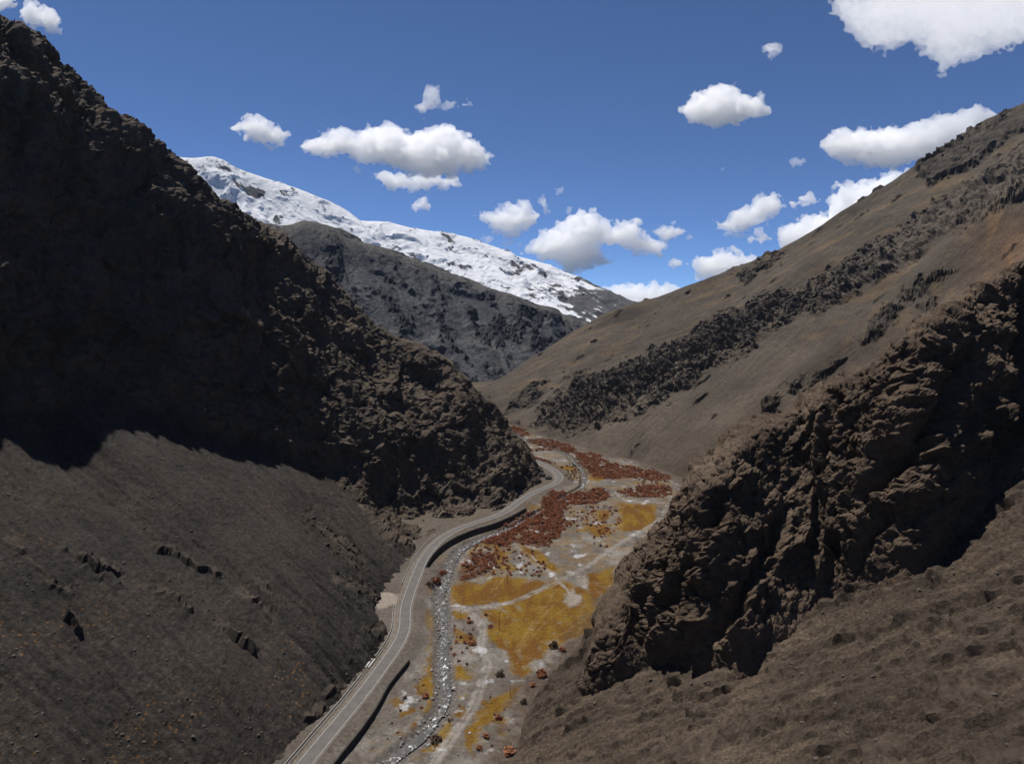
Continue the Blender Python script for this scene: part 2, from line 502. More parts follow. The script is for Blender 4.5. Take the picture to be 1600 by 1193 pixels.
RED_PX = [z2([(480, 330), (520, 290), (640, 210), (850, 100), (1000, 30), (1090, -30), (1120, 100), (1180, 170), (1100, 260), (1010, 350), (900, 340), (760, 310), (700, 360), (640, 340)]),
          z1([(470, 680), (560, 600), (720, 600), (900, 570), (1000, 590), (1000, 640), (900, 690), (700, 700), (640, 800), (560, 760)]),
          z1([(225, 110), (380, 140), (420, 190), (330, 200), (270, 170)]), z1([(390, 210), (560, 215), (740, 270), (760, 310), (700, 320), (560, 290), (400, 240)]),
          z1([(370, 280), (580, 290), (590, 300), (380, 300)]), z1([(380, 325), (620, 390), (600, 405), (440, 380)]),
          z1([(720, 310), (860, 310), (940, 340), (1000, 390), (1100, 400), (1220, 430), (1300, 440), (1440, 490), (1440, 510), (1300, 520), (1150, 500), (1000, 510), (860, 490), (830, 440), (770, 390)]),
          z1([(1060, 590), (1180, 570), (1330, 530), (1450, 570), (1450, 620), (1340, 640), (1180, 640), (1090, 630)]),
          z2([(360, 480), (480, 380), (620, 400), (640, 480), (500, 560), (400, 620), (370, 560)])]
red_xy = [G2(p) for p in RED_PX]
SPARSE_PX = [z1([(640, 720), (800, 700), (1050, 700), (1090, 780), (1040, 940), (960, 1010), (850, 990), (760, 900), (680, 850)]), z2([(600, 380), (1000, 380), (1000, 560), (700, 560), (600, 540)]),
             z1([(1180, 430), (1440, 480), (1450, 640), (1180, 640)]), z1([(620, 400), (800, 420), (800, 520), (660, 520)]), z3([(890, 600), (1080, 560), (1140, 760), (1060, 1050), (900, 1040)]),
             z1([(0, 900), (180, 880), (300, 1000), (200, 1193), (0, 1193)]), z1([(700, 330), (760, 420), (820, 520), (760, 540), (700, 420)]),
             [(612, 1085), (655, 1045), (668, 1080), (660, 1120), (620, 1150), (585, 1170)], [(705, 1095), (740, 1085), (735, 1120), (700, 1165), (660, 1190), (655, 1170)], [(765, 1060), (800, 1100), (815, 1130), (800, 1185), (770, 1185), (765, 1130)]]
sparse_xy = [G2(p) for p in SPARSE_PX]

road_co = smooth_line(road_xy[::4], 11.0); river_co = smooth_line(river_xy[::3], 9.0)
def road_frame(x, y):
    return line_d(x, y, road_co, True)[0]

def _bench():
    da, ta = line_d(road_co[:, 0], road_co[:, 1], wall_a); db, tb = line_d(road_co[:, 0], road_co[:, 1], wall_b)
    r = np.full(len(road_co), 1.5)
    r = np.where((ta > 0) & (ta < 1) & (da < 30), 2.8, r); r = np.where((tb > 0) & (tb < 1) & (db < 30), 4.2, r)
    return np.convolve(np.pad(r, 3, 'edge'), np.ones(7) / 7, 'valid')
bench = _bench(); bench_t = np.linspace(0, 1, len(bench))

def floor_z(x, y):
    """height of the valley floor, with road bench, walls and river bed"""
    x = np.asarray(x, float); y = np.asarray(y, float)
    p = np.stack([x, y], -1)
    z = F0 + FS * y
    d, t = line_d(x, y, road_co, True)
    rr = np.interp(t, bench_t, bench)
    da, ta = line_d(x, y, wall_a, True); db, tb = line_d(x, y, wall_b, True)
    wa = np.where(np.abs(da) < 30, sstep(0.0, 0.04, ta) * (1 - sstep(0.96, 1.0, ta)), 0)
    wb = np.where(np.abs(db) < 30, sstep(0.0, 0.05, tb) * (1 - sstep(0.94, 1.0, tb)), 0)
    prof = (1 - sstep(6.0, 17.0, d)) * (1 - np.maximum(wa, wb)) + wa * (1 - sstep(0.0, 0.5, da)) + wb * (1 - wa) * (1 - sstep(0.0, 0.5, db))
    prof = np.where(d < 4.4, 1.0, prof)
    z = z + rr * prof
    rd = line_d(x, y, river_co)[0]
    z = z - 1.9 * (1 - sstep(3.0, 7.5 - 3 * sstep(575, 610, y), rd)) * sstep(9, 14, d)
    off = sstep(7, 18, d) * (1 - prof)
    return z + off * (1.1 * fbm(p / 42.0, 3, 5) + 0.55 * fbm(p / 9.0, 3, 8)) * sstep(6, 12, rd)

# ------------------------------------------------------------------ valley floor
def build_floor():
    pys = np.arange(1240, 655, -1.1)
    ys = np.concatenate([np.linspace(-420, 235, 40), G(np.full(len(pys), 800.0), pys)[:, 1], np.linspace(1130, 1500, 30)])
    ys = np.unique(np.round(ys, 3))
    o = np.argsort(road_xy[:, 1])
    xr = np.interp(ys, [-420, 150, 296, 420, 516, 640, 774, 900, 1022, 1100, 1500], [10, 15, 40, 100, 130, 190, 230, 190, 130, 70, 20])
    xl = np.interp(ys, [-420, 150, 300, 420, 520, 600, 700, 760, 800, 900, 1500], [-150, -140, -125, -110, -105, -95, -40, -5, -40, -140, -420])
    nv = 390
    T = np.linspace(0, 1, nv)
    X = xl[:, None] + (xr - xl)[:, None] * T[None]; Y = np.repeat(ys[:, None], nv, 1)
    x = X.ravel(); y = Y.ravel(); p = np.stack([x, y], -1)
    z = floor_z(x, y) - 0.12 * (np.abs(road_frame(x, y)) < 5.2)
    n1 = fbm(p / 30, 4, 21); n2 = fbm(p / 7, 4, 31); n3 = fbm(p / 2.2, 3, 41)
    wx = x + 3.5 * fbm(p / 8, 4, 51) + 1.2 * n3; wy = y + 5.5 * fbm(p / 8, 4, 61) + 1.5 * n3
    base = np.array(lin(112, 105, 97, 1.1)); pale = np.array(lin(142, 136, 129, 1.15)); darkg = np.array(lin(84, 76, 70, 1.1))
    c = base[None] + (pale - base)[None] * np.clip(0.25 + 1.2 * n1 + 0.5 * n2, 0, 1)[:, None]
    c = c + (darkg - c) * np.clip(-0.15 - 1.1 * n2 + 0.5 * n3, 0, 0.8)[:, None]
    tanp = np.array(lin(128, 105, 72, 1.15))
    c = c + (tanp - c) * (np.clip(0.2 + 1.6 * fbm(p / 18, 3, 71), 0, 0.6) * sstep(430, 520, y))[:, None]
    gold0 = np.array(lin(112, 77, 0, 1.15)); gold1 = np.array(lin(130, 101, 34, 1.15))
    gm = np.zeros(len(x)); dens = np.zeros(len(x))
    for k, q in enumerate(gold_xy):
        m = sstep(-2.2, 2.6, poly_sd(wx, wy, q)); gm = np.maximum(gm, m)
    for q in off_xy:
        gm = gm * (1 - sstep(-2.5, 2.5, poly_sd(wx, wy, q)))
    rd = line_d(x, y, river_co)[0]
    thin = np.clip(0.38 + 1.7 * fbm(p / np.array([9.0, 26.0]), 4, 81) + 0.9 * fbm(p / 40, 2, 83) + 0.5 * n3, 0, 1)
    gc = gold0[None] + (gold1 - gold0)[None] * thin[:, None]
    c = c + (gc - c) * (gm * np.clip(1.1 - 0.45 * sstep(.25, .6, n2 + .6 * n1) - .3 * np.clip(thin - .6, 0, 1), 0, 1) * sstep(3, 6.5, rd))[:, None]
    litter = np.zeros(len(x))
    for q in red_xy:
        litter = np.maximum(litter, sstep(-2, 3, poly_sd(wx, wy, q)))
    c = c + (np.array([.10, .042, .026]) - c) * (litter * np.clip(.75 + 1.2 * fbm(p / 8, 3, 93), 0, .9))[:, None]
    # gold spots among the thickets
    redm = np.zeros(len(x))
    for q in red_xy + sparse_xy:
        redm = np.maximum(redm, sstep(-8, 4, poly_sd(wx, wy, q)))
    spots = sstep(0.05, 0.35, fbm(p / 12, 3, 91)) * redm * 0.85 * (1 - .6 * litter)
    c = c + (gc - c) * spots[:, None]
    for (q, w) in tracks:
        d, t = line_d(x + 1.4 * n2 + .7 * n3, y + 1.4 * n2 + .7 * n3, q)
        m = (1 - sstep(w * 0.6, w * 1.5, d)) * (0.85 if w > 1 else 0.5) * np.clip(.8 + 1.1 * n2, .25, 1)
        if w > 1.5: m = m * (1 - 0.55 * (1 - sstep(0.25, 0.8, d)))
        tc = np.array(lin(152, 146, 139, 1.2)) if w > 1 else np.array(lin(146, 122, 84, 1.2))
        c = c + (tc - c) * m[:, None]
    for q in off_xy:
        m = sstep(-2.0, 3.0, poly_sd(wx, wy, q)) * 0.9
        c = c + (np.array(lin(152, 140, 130, 1.2)) - c) * m[:, None]
    # salt and ice patches
    wht = sstep(0.34, 0.6, fbm(p / 11, 5, 101)) * 0.75 * (1 - gm) * sstep(12, 20, road_frame(x, y))
    c = c + (np.array([.62, .62, .64]) - c) * wht[:, None]
    RF = G2([(800, 1193), (838, 1085), (905, 1010), (985, 905), (1040, 830), (1075, 775), (1078, 752), (1052, 741), (1005, 722), (935, 704), (870, 686), (828, 674), (800, 663)])
    fd = line_d(x, y, RF)[0]
    fm = (1 - sstep(3, 20, fd + 9 * n2 + 7 * n1)) * (1 - .5 * gm)
    c = c + (np.array(lin(92, 80, 70, 1.1)) * (1 + .5 * n3[:, None]) - c) * (.9 * fm)[:, None]
    # verge next to the road
    d = road_frame(x, y)
    vm = 1 - sstep(8, 20, d + 3 * n2)
    c = c + (np.array(lin(96, 88, 80, 1.15)) * (1 + 0.5 * n3[:, None]) - c) * (0.75 * vm)[:, None]
    m = sstep(-2.0, 3.0, poly_sd(wx, wy, off_xy[2]))          # pale gravel lay-by beside the road
    c = c + (np.array(lin(152, 140, 130, 1.2)) - c) * m[:, None]
    # river bed
    rb = (1 - sstep(4.5, 7.0, rd + 1.5 * n2)) * (1 - .85 * sstep(575, 610, y))
    c = c + (np.array(lin(112, 105, 100, 1.1)) * (1 + 0.6 * n3[:, None]) - c) * rb[:, None]
    c = np.clip(c * ALB * .92, 0.008, 0.7)
    me = mesh_np('valley_floor', np.stack([x, y, z], 1), grid_faces(len(ys), nv)[:, ::-1], mat_floor, {'ground': c})
    link('valley_floor', me, kind='structure', label='valley floor of pale gravel with golden grass patches')

m_, nt_, b_ = new_mat('valley floor ground'); t_ = NT(nt_)
p_ = t_.pos()
c_ = t_.mix(1.0, t_.attr('ground').outputs['Color'], t_.ramp(t_.noise(p_, 0.55, 5, 0.75), [(0.28, (.6, .6, .6)), (.5, (1, 1, 1)), (0.74, (1.45, 1.45, 1.45))]), 'MULTIPLY')
t_.l(c_, b_.inputs['Base Color'])
t_.l(t_.bump(t_.noise(p_, 0.4, 6, 0.7), 0.5, 0.8), b_.inputs['Normal'])
mat_floor = m_
build_floor()

# ------------------------------------------------------------------ left mountain: cliff over a gravel slope
def gfoot(px, py):
    return G(np.array(px, float), np.array(py, float))

def colm(F, B, C, back=((-60, 120, -30), (-170, 380, -240)), ks=((.30, .42), (.66, .83))):
    F, B, C = map(np.array, (F, B, C))
    under = F + (F - B) * (16.0 / max(np.linalg.norm(F - B), 1)) + np.array([0, 0, -12.0])
    rows = [under, F] + [F + (B - F) * k for k in (0.5,)] + [B] + [B + (C - B) * np.array([h, h, v]) for h, v in ks] + [C]
    rows += [C + np.array(b) for b in back]
    return rows

def build_left():
    f = lambda px, py: gfoot(px, py)
    V = lambda *a: np.array(a, float)
    LK = ((.33, .33), (.66, .66))
    cols = [colm(V(-112, -380, 4), V(-330, -380, 150), V(-520, -300, 430)),
            colm(V(-112, 60, 5), V(-330, 80, 148), V(-500, 180, 430)),
            colm(V(-112, 210, 9), V(-310, 270, 138), V(-455, 400, 425)),
            colm(f(445, 1190), P(-10, 640, 396), P(-10, 20, 540)),
            colm(f(520, 1110), P(62, 668, 424), P(60, 62, 562)),
            colm(f(570, 1050), P(112, 596, 462), P(120, 112, 584)),
            colm(f(598, 1000), P(215, 630, 496), P(180, 175, 606)),
            colm(f(584, 950), P(320, 668, 526), P(235, 222, 624)),
            colm(f(600, 920), P(410, 692, 556), P(310, 300, 648)),
            colm(f(642, 880), P(490, 738, 578), P(370, 338, 672), ks=((.31, .36), (.66, .72))),
            colm(f(662, 858), P(575, 782, 590), P(440, 368, 722), ks=LK),
            colm(f(700, 832), P(655, 818, 596), P(530, 448, 752), ks=LK),
            colm(f(745, 815), P(725, 806, 612), P(610, 520, 756), ks=LK),
            colm(f(782, 800), P(770, 788, 640), P(685, 548, 762), ks=LK),
            colm(f(806, 782), P(800, 772, 678), P(735, 600, 766), ks=LK),
            colm(f(825, 768), P(820, 760, 716), P(775, 638, 776), ks=LK),
            colm(f(838, 760), P(834, 752, 738), P(806, 690, 770), ((-40, 70, -12), (-120, 180, -60))),
            colm(f(848, 755), P(842, 746, 762), P(826, 728, 782), ((-40, 50, -4), (-100, 130, -30))),
            colm(V(30, 800, 32), V(24, 800, 40), V(8, 798, 60), ((-30, 20, 10), (-60, 60, 10))),
            colm(V(-30, 850, 34), V(-40, 846, 48), V(-60, 830, 100), ((-20, 0, 10), (-60, 10, 10))),
            colm(V(-200, 940, 36), V(-215, 930, 60), V(-260, 880, 150), ((-20, 0, 10), (-60, 10, 10)))]
    nu, nv = 650, 500
    S, N, U, Vv, tu, tv = loft(cols, nu, nv)
    if N[np.argmin(np.abs(S - P(300, 850, 400)).sum(1)), 2] < 0: N = -N
    px, py = project(S)
    n_w = fbm(S / 26.0, 4, 3)
    wv = Vv + 14 * n_w
    rock = sstep(tv[3] - 6, tv[3] + 8, wv)
    # lower buttress reaches down to the road
    but = poly_sd(px + 14 * n_w, py + 14 * fbm(S / 20.0, 3, 13), [(490, 560), (500, 740), (560, 790), (600, 850), (650, 870), (700, 830), (790, 800), (850, 755), (860, 700), (700, 500)])
    rock = np.maximum(rock, sstep(-6, 10, but) * (px < 900) * (py > 400))
    rock[S[:, 1] > 790] = 1
    disp = np.zeros(len(S))
    # gravel: fall-line ribs and fine waves
    fall = np.stack([U / 7.0, Vv / 60.0], 1) + 0.3 * n_w[:, None]
    tal = 1.1 * fbm(fall, 4, 23) + 2.2 * fbm(S / 55.0, 3, 29) + 0.5 * fbm(S / 4.0, 3, 33)
    streak = sstep(400, 520, px) * sstep(700, 760, py)
    fall2 = np.stack([U / 5.0, Vv / 80.0], 1) + 0.25 * n_w[:, None]
    tal += streak * 2.3 * np.clip(ridged(fall2, 3, 37) - 0.5, 0, 2)
    # short scarps: ground steps down towards the viewer along fall-line ribs
    SC = [((38, 868), (70, 905), (118, 928), 4.0), ((90, 852), (130, 878), (195, 905), 5.0), ((240, 918), (268, 932), (300, 956), 5.0), ((232, 855), (270, 862), (345, 902), 3.5),
          ((366, 920), (392, 940), (432, 966), 4.0), ((385, 905), (405, 918), (424, 932), 2.5), ((100, 965), (118, 980), (134, 992), 3.0), ((545, 905), (562, 920), (592, 945), 5), ((520, 905), (540, 915), (570, 930), 3),
          ((335, 970), (360, 985), (400, 1022), 2.0), ((160, 640), (172, 646), (200, 652), 2.5), ((150, 648), (175, 660), (196, 668), 2.2), ((0, 842), (15, 848), (40, 858), 2.5), ((500, 845), (540, 880), (575, 905), 2.5),
          ((470, 800), (520, 845), (560, 872), 2.2), ((505, 1090), (530, 1078), (556, 1062), 3.5), ((470, 1125), (495, 1115), (512, 1105), 3.5), ((430, 1190), (450, 1178), (470, 1160), 3.0), ((560, 985), (585, 990), (598, 975), 4.0)]
    jx = 9 * fbm(S / 7.0, 4, 43); jy = 9 * fbm(S / 7.0, 4, 47)
    for a, b, c, amp in SC:
        d, t = line_d(px + jx, py + jy, [a, b, c], True)
        e = sstep(0, 0.12, t) * (1 - sstep(0.88, 1, t)) * (np.abs(d) < 60)
        prof = np.where(d < 0, np.clip(1 + d / 46.0, 0, 1) ** 2, np.clip(1 - d / 5.0, 0, 1))
        lim = sstep(0, 0.02, t) * (1 - sstep(0.98, 1, t))
        disp += .36 * amp * prof * e * lim * (1 - rock) * (1 + .6 * fbm(S / 4.0, 2, 49))
        rock = np.maximum(rock, 0.35 * ((d > -4) & (d < 9)) * e)
    disp += tal * (1 - rock)
    # cliff rock
    R = np.where(rock > 0.02)[0]
    Q = S[R]
    W = Q + 5.0 * np.stack([gnoise(Q / 14, 51), gnoise(Q / 14, 52), gnoise(Q / 14, 53)], 1)
    rib = np.stack([U[R] / 34.0, Vv[R] / 150.0], 1) + 0.4 * n_w[R, None]
    big = 8.0 * ridged(rib, 3, 61) + 14.0 * fbm(Q / 80.0, 2, 65)
    f1, f2, v1 = worley(W / np.array([30, 30, 38.0]), 71, 0.8)
    g1, g2, v2 = worley(W / np.array([11, 11, 12.0]), 73, 0.8)
    h1, h2, v3 = worley(W / np.array([4.6, 4.6, 3.8]), 75, 0.8)
    rk = big + 7.0 * v1 + 3.0 * v2 + 1.1 * v3 - 2.0 * np.exp(-(f2 - f1) * 12) + 0.7 * fbm(Q / 3.0, 3, 79) - 13
    qz = Q[:, 2] / 19.0 + .9 * n_w[R] + .012 * Q[:, 0] + .5 * gnoise(Q / 45.0, 91)
    led = (qz - np.floor(qz)) ** 1.3 * sstep(-.05, .3, fbm(Q / 34.0, 3, 93))
    qs = Q[:, 2] / 6.5 + .8 * n_w[R] + .02 * Q[:, 0]
    rk = rk + 4.5 * led + 1.1 * (qs - np.floor(qs)) * sstep(-.1, .3, fbm(Q / 20.0, 2, 95))
    amp = np.ones(len(R))
    nose = sstep(700, 790, S[R, 1]); amp *= 1 - 0.5 * nose
    amp *= 1 - .25 * sstep(430, 560, px[R])
    amp *= sstep(tv[1] - 1, tv[1] + 12, Vv[R]) * 0.9 + 0.1
    near_crest = 1 - 0.35 * np.exp(-((Vv[R] - tv[6]) / 14.0) ** 2)
    disp[R] += rk * rock[R] * amp * near_crest
    Vt = S + N * disp[:, None]
    tint = np.ones((len(S), 3)) * (1 + 0.22 * fbm(S / 40, 3, 83))[:, None]
    tint *= 1 + (.4 * fbm(fall * 1.6, 3, 85) * (1 - rock))[:, None]
    tuft = sstep(-0.1, 0.3, fbm(S / 60.0, 3, 87)) * (1 - rock)
    warm = sstep(650, 560, px) * 0
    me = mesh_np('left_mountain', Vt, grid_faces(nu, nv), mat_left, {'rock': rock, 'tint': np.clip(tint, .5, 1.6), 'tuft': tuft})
    link('left_mountain', me, kind='structure', label='shadowed dark rock cliff above a grey gravel slope')
    return S, N, Vt, rock, px, py
LEFT = build_left()

# ------------------------------------------------------------------ right mountain: near spur, gravel chute, long ridge
def build_right():
    V = lambda *a: np.array(a, float)
    UPB = V(.938, -.345, .62) ; 
    def b(F, L=520, up=UPB):
        F = np.asarray(F, float); C = F + up * L
        return F, C
    F = lambda px, py: gfoot(px, py)
    pairs = [b(V(-10, -420, 0)), b(V(-32, 60, 2)), b(V(-18, 180, 8)), b(F(800, 1193)), b(F(838, 1085)), b(F(905, 1010)), b(F(985, 905)), b(F(1040, 830)),
             b(F(1075, 775), 620, V(.955, -.20, .60)), (F(1078, 752), P(1890, 215, 820)), (F(1052, 741), P(1790, 95, 1080)), (F(1005, 722), P(1600, 165, 1200)),
             (F(935, 704), P(1425, 264, 1210)), (F(870, 686), P(1235, 384, 1225)), (F(828, 674), P(1060, 453, 1275)), (F(800, 663), P(957, 487, 1325)),
             (V(-60, 1085, 40), P(852, 545, 1335)), (V(-150, 1130, 42), P(770, 595, 1330)), (V(-330, 1200, 44), V(-260, 1400, 70))]
    cols = []
    for k, (f, c) in enumerate(pairs):
        d = (c - f); under = f - d / np.linalg.norm(d) * 18 + V(0, 0, -6)
        out = V(d[0], d[1], 0) / np.linalg.norm(d[:2])
        cols.append([under, f] + [f + d * s for s in (.2, .4, .6, .8)] + [c, c + out * 120 + V(0, 0, -30), c + out * 420 + V(0, 0, -260)])
    nu, nv = 760, 530
    S, N, U, Vv, tu, tv = loft(cols, nu, nv)
    if N[np.argmin(np.abs(S - P(1300, 1000, 250)).sum(1)), 2] < 0: N = -N
    px, py = project(S)
    vis = (Vv < tv[6] + 5) & (S[:, 1] > 30)
    n_w = fbm(S / 30.0, 4, 103); n_s = fbm(S / 8.0, 3, 107)
    n_v = fbm(S / 30.0, 4, 113)
    wpx = px + 16 * n_w + 7 * n_s; wpy = py + 14 * n_v + 7 * n_s
    BAND = [(838, 668), (852, 630), (900, 602), (960, 580), (1000, 560), (1060, 535), (1110, 500), (1160, 478), (1200, 462), (1250, 446), (1330, 398), (1400, 362), (1470, 312), (1530, 272), (1620, 215),
            (1620, 300), (1500, 352), (1420, 402), (1340, 452), (1280, 484), (1200, 522), (1130, 572), (1060, 612), (990, 645), (930, 668), (890, 678)]
    SPUR = [(1078, 752), (1062, 830), (990, 905), (945, 985), (920, 1030), (910, 1085), (945, 1080), (1000, 1045), (1080, 1030), (1165, 1030), (1230, 975), (1300, 925), (1430, 892), (1500, 830), (1575, 770), (1640, 700),
            (1640, 380), (1520, 460), (1450, 500), (1400, 545), (1320, 600), (1240, 635), (1170, 680), (1140, 720)]
    z6 = lambda p: Z2(p, 1060, 400, .3375)
    SMALL = [z6([(840, 400), (900, 290), (980, 215), (1025, 240), (960, 340), (870, 410)]), z6([(590, 610), (720, 490), (745, 455), (730, 530), (640, 600)]), z6([(385, 700), (460, 665), (455, 720), (405, 765)]),
             z6([(1030, 200), (1200, 70), (1260, 60), (1080, 180)]), z6([(480, 610), (570, 560), (560, 590), (500, 640)]), z6([(1110, 240), (1190, 185), (1200, 210), (1130, 250)]),
             [(1430, 262), (1500, 222), (1610, 160), (1610, 200), (1520, 250), (1450, 285)], [(1140, 432), (1200, 405), (1230, 395), (1160, 440)],
             [(790, 640), (815, 615), (850, 600), (830, 640)], [(880, 600), (900, 585), (925, 585), (900, 612)],
             Z2([(1000, 560), (1130, 350), (1230, 280), (1280, 330), (1080, 400), (1050, 560), (900, 620), (720, 600)], 1060, 793, .3375),
             Z2([(480, 880), (560, 780), (680, 730), (700, 770), (560, 880), (490, 920)], 1060, 793, .3375), Z2([(1150, 960), (1250, 800), (1420, 770), (1560, 800), (1480, 900), (1300, 930)], 1060, 793, .3375),
             Z2([(850, 1140), (1000, 1050), (1130, 1060), (1000, 1193), (900, 1193)], 1060, 793, .3375), Z2([(1380, 1193), (1500, 1080), (1600, 1020), (1620, 1193)], 1060, 793, .3375),
             Z2([(0, 900), (130, 800), (260, 720), (200, 800), (80, 900)], 1060, 793, .3375), Z2([(340, 1000), (420, 980), (400, 1040), (330, 1040)], 1060, 793, .3375),
             Z2([(1250, 560), (1400, 500), (1500, 540), (1350, 600)], 1060, 793, .3375), Z2([(1560, 560), (1620, 500), (1620, 680), (1570, 650)], 1060, 793, .3375),
             Z2([(0, 1193), (60, 1080), (160, 1030), (200, 1100), (130, 1193)], 1060, 793, .3375)]
    rb = np.where(vis, sstep(-5, 8, poly_sd(wpx, wpy, BAND)), 0) * (S[:, 1] > 640)
    rs = np.where(vis, sstep(-5, 12, poly_sd(wpx, wpy, SPUR)), 0) * (S[:, 1] < 340)
    rsm = np.zeros(len(S))
    for q in SMALL:
        rsm = np.maximum(rsm, np.where(vis, sstep(-5, 6, poly_sd(wpx, wpy, q)), 0))
    # loose rocky patches on the near slope and along the crest
    patch = sstep(0.24, 0.46, fbm(np.stack([U / 9.0, Vv / 22.0], 1) + .4 * n_w[:, None], 5, 121)) * (S[:, 1] < 420)
    patch = np.maximum(patch * 0.8, sstep(0.5, 0.68, fbm(np.stack([U / 30.0, Vv / 50.0], 1), 5, 127)) * (S[:, 1] > 640) * 0.5)
    rsm = np.maximum(rsm, patch)
    rock = np.maximum(np.maximum(rb, rs), rsm)
    disp = 2.5 * fbm(S / 60, 3, 131) + (.45 + .5 * sstep(600, 400, S[:, 1])) * fbm(np.stack([U / 8.0, Vv / 60.0], 1) + .5 * n_w[:, None], 4, 133) + 0.35 * fbm(S / 3.5, 3, 135)
    near = sstep(520, 380, S[:, 1])
    disp += near * (2.4 * ridged(np.stack([U / 15.0, Vv / 60.0], 1) + .4 * n_w[:, None], 4, 137) - 2.2 + .8 * ridged(S / 5.0, 3, 141))
    disp += 5 * fbm(S / 170, 2, 139) * sstep(700, 900, S[:, 1])
    # eroded lower bank of the far ridge
    bank = sstep(640, 560, px - (py - 600) * 1.2) * 0
    disp *= (1 - 0.6 * rock)
    R = np.where(rock > 0.02)[0]
    Q = S[R]
    far = sstep(620, 800, Q[:, 1])
    sc = .34 + .66 * sstep(140, 460, Q[:, 1]) + 1.2 * far
    W = Q + 4 * np.stack([gnoise(Q / 12, 151), gnoise(Q / 12, 152), gnoise(Q / 12, 153)], 1)
    a1, a2, av = worley(W / (13 * sc[:, None]), 161, 0.5)
    b1, b2, bv = worley(W / (5.6 * sc[:, None]), 163, 0.6)
    c1, c2, cv = worley(W / (2.5 * sc[:, None]), 165, 0.6)
    knob = 6.5 * (0.55 - a1 ** 2) + 3.2 * (0.55 - b1 ** 2) + 1.4 * (0.55 - c1 ** 2) + 1.6 * av + .9 * bv + .4 * cv
    knob = knob * np.clip(sc, .3, 1)
    bramp = sstep(-6, 35, poly_sd(wpx[R], wpy[R], BAND))
    uvb = np.stack([U[R], Vv[R], 0 * U[R]], 1) + (7 * n_w[R] + 2 * n_s[R])[:, None]
    _, _, s1 = worley(uvb / np.array([19.0, 52, 1]), 191, .9); _, _, s2 = worley(uvb / np.array([8.0, 20, 1]), 193, .9); _, _, s3 = worley(uvb / np.array([3.6, 8, 1]), 195, .9)
    strat = 9 * s1 + 4.5 * s2 + 1.8 * s3 - 8
    band_d = (.35 + .65 * bramp) * (10.0 * ridged(np.stack([U[R] / 55.0, Vv[R] / 120.0], 1) + .5 * n_w[R, None], 3, 173) + 1.5 * knob + .38 * strat - 4.0)
    small_d = 1.1 * knob + 1.6 * np.clip(sc, .3, 1)
    disp[R] += np.where(rb[R] > 0.02, rb[R] * band_d, np.maximum(rsm[R], rs[R]) * small_d * (0.8 + 0.2 * sstep(150, 400, Q[:, 1])))
    fade = sstep(tv[1] - 2, tv[1] + 10, Vv) * 0.95 + 0.05
    Vt = S + N * (disp * fade)[:, None]
    tint = np.ones((len(S), 3)) * (1 + 0.25 * fbm(S / 45, 3, 181))[:, None]
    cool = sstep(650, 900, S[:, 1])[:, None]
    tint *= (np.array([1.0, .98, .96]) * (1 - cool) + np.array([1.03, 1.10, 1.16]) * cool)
    tint *= (1 + rb[:, None] * np.array([.42, .38, .34])) * (1 - .05 * rs[:, None])
    tint *= 1 + ((.24 + .3 * near) * fbm(np.stack([U / 4.5, Vv / 42.0], 1) + .3 * n_w[:, None], 4, 183) * (1 - .7 * rock))[:, None]
    tint *= 1 + (.22 * cool[:, 0] * sstep(tv[1] + 190, tv[1] + 20, Vv + 60 * n_w) * (1 - rock))[:, None] * np.array([1.0, .95, .85])  # sunlit foot of the far slope, its brightness painted into the tint
    # ochre streak on the upper ridge
    och = (sstep(0.05, .4, fbm(np.stack([U / 80, Vv / 25], 1), 3, 185)) * (Vv > tv[1] + 150) * cool[:, 0] * (1 - rock))[:, None]
    tint *= 1 + och * (np.array([.45, .30, .05]))
    org = (sstep(1450, 1600, px) * sstep(520, 400, py) * sstep(300, 380, py) * (1 - rock))[:, None]
    tint *= 1 + org * np.array([.45, .15, -.05])
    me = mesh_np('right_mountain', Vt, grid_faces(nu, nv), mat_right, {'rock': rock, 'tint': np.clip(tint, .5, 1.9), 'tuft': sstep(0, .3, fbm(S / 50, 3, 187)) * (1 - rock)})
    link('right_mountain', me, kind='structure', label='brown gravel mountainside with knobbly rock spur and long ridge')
    return S, N, Vt, rock, px, py
RIGHT = build_right()

# ------------------------------------------------------------------ rock spur: a knobbly buttress standing out of the right slope
def slope_depth(px, py):
    """depth at which a picture ray meets the plane of the near right slope"""
    r = rays(px, py)
    F_ = gfoot(838, 1085); n = np.array([.62 * .938, -.62 * .345, -1.0])
    return ((F_ - CAM) @ n) / (r @ n)

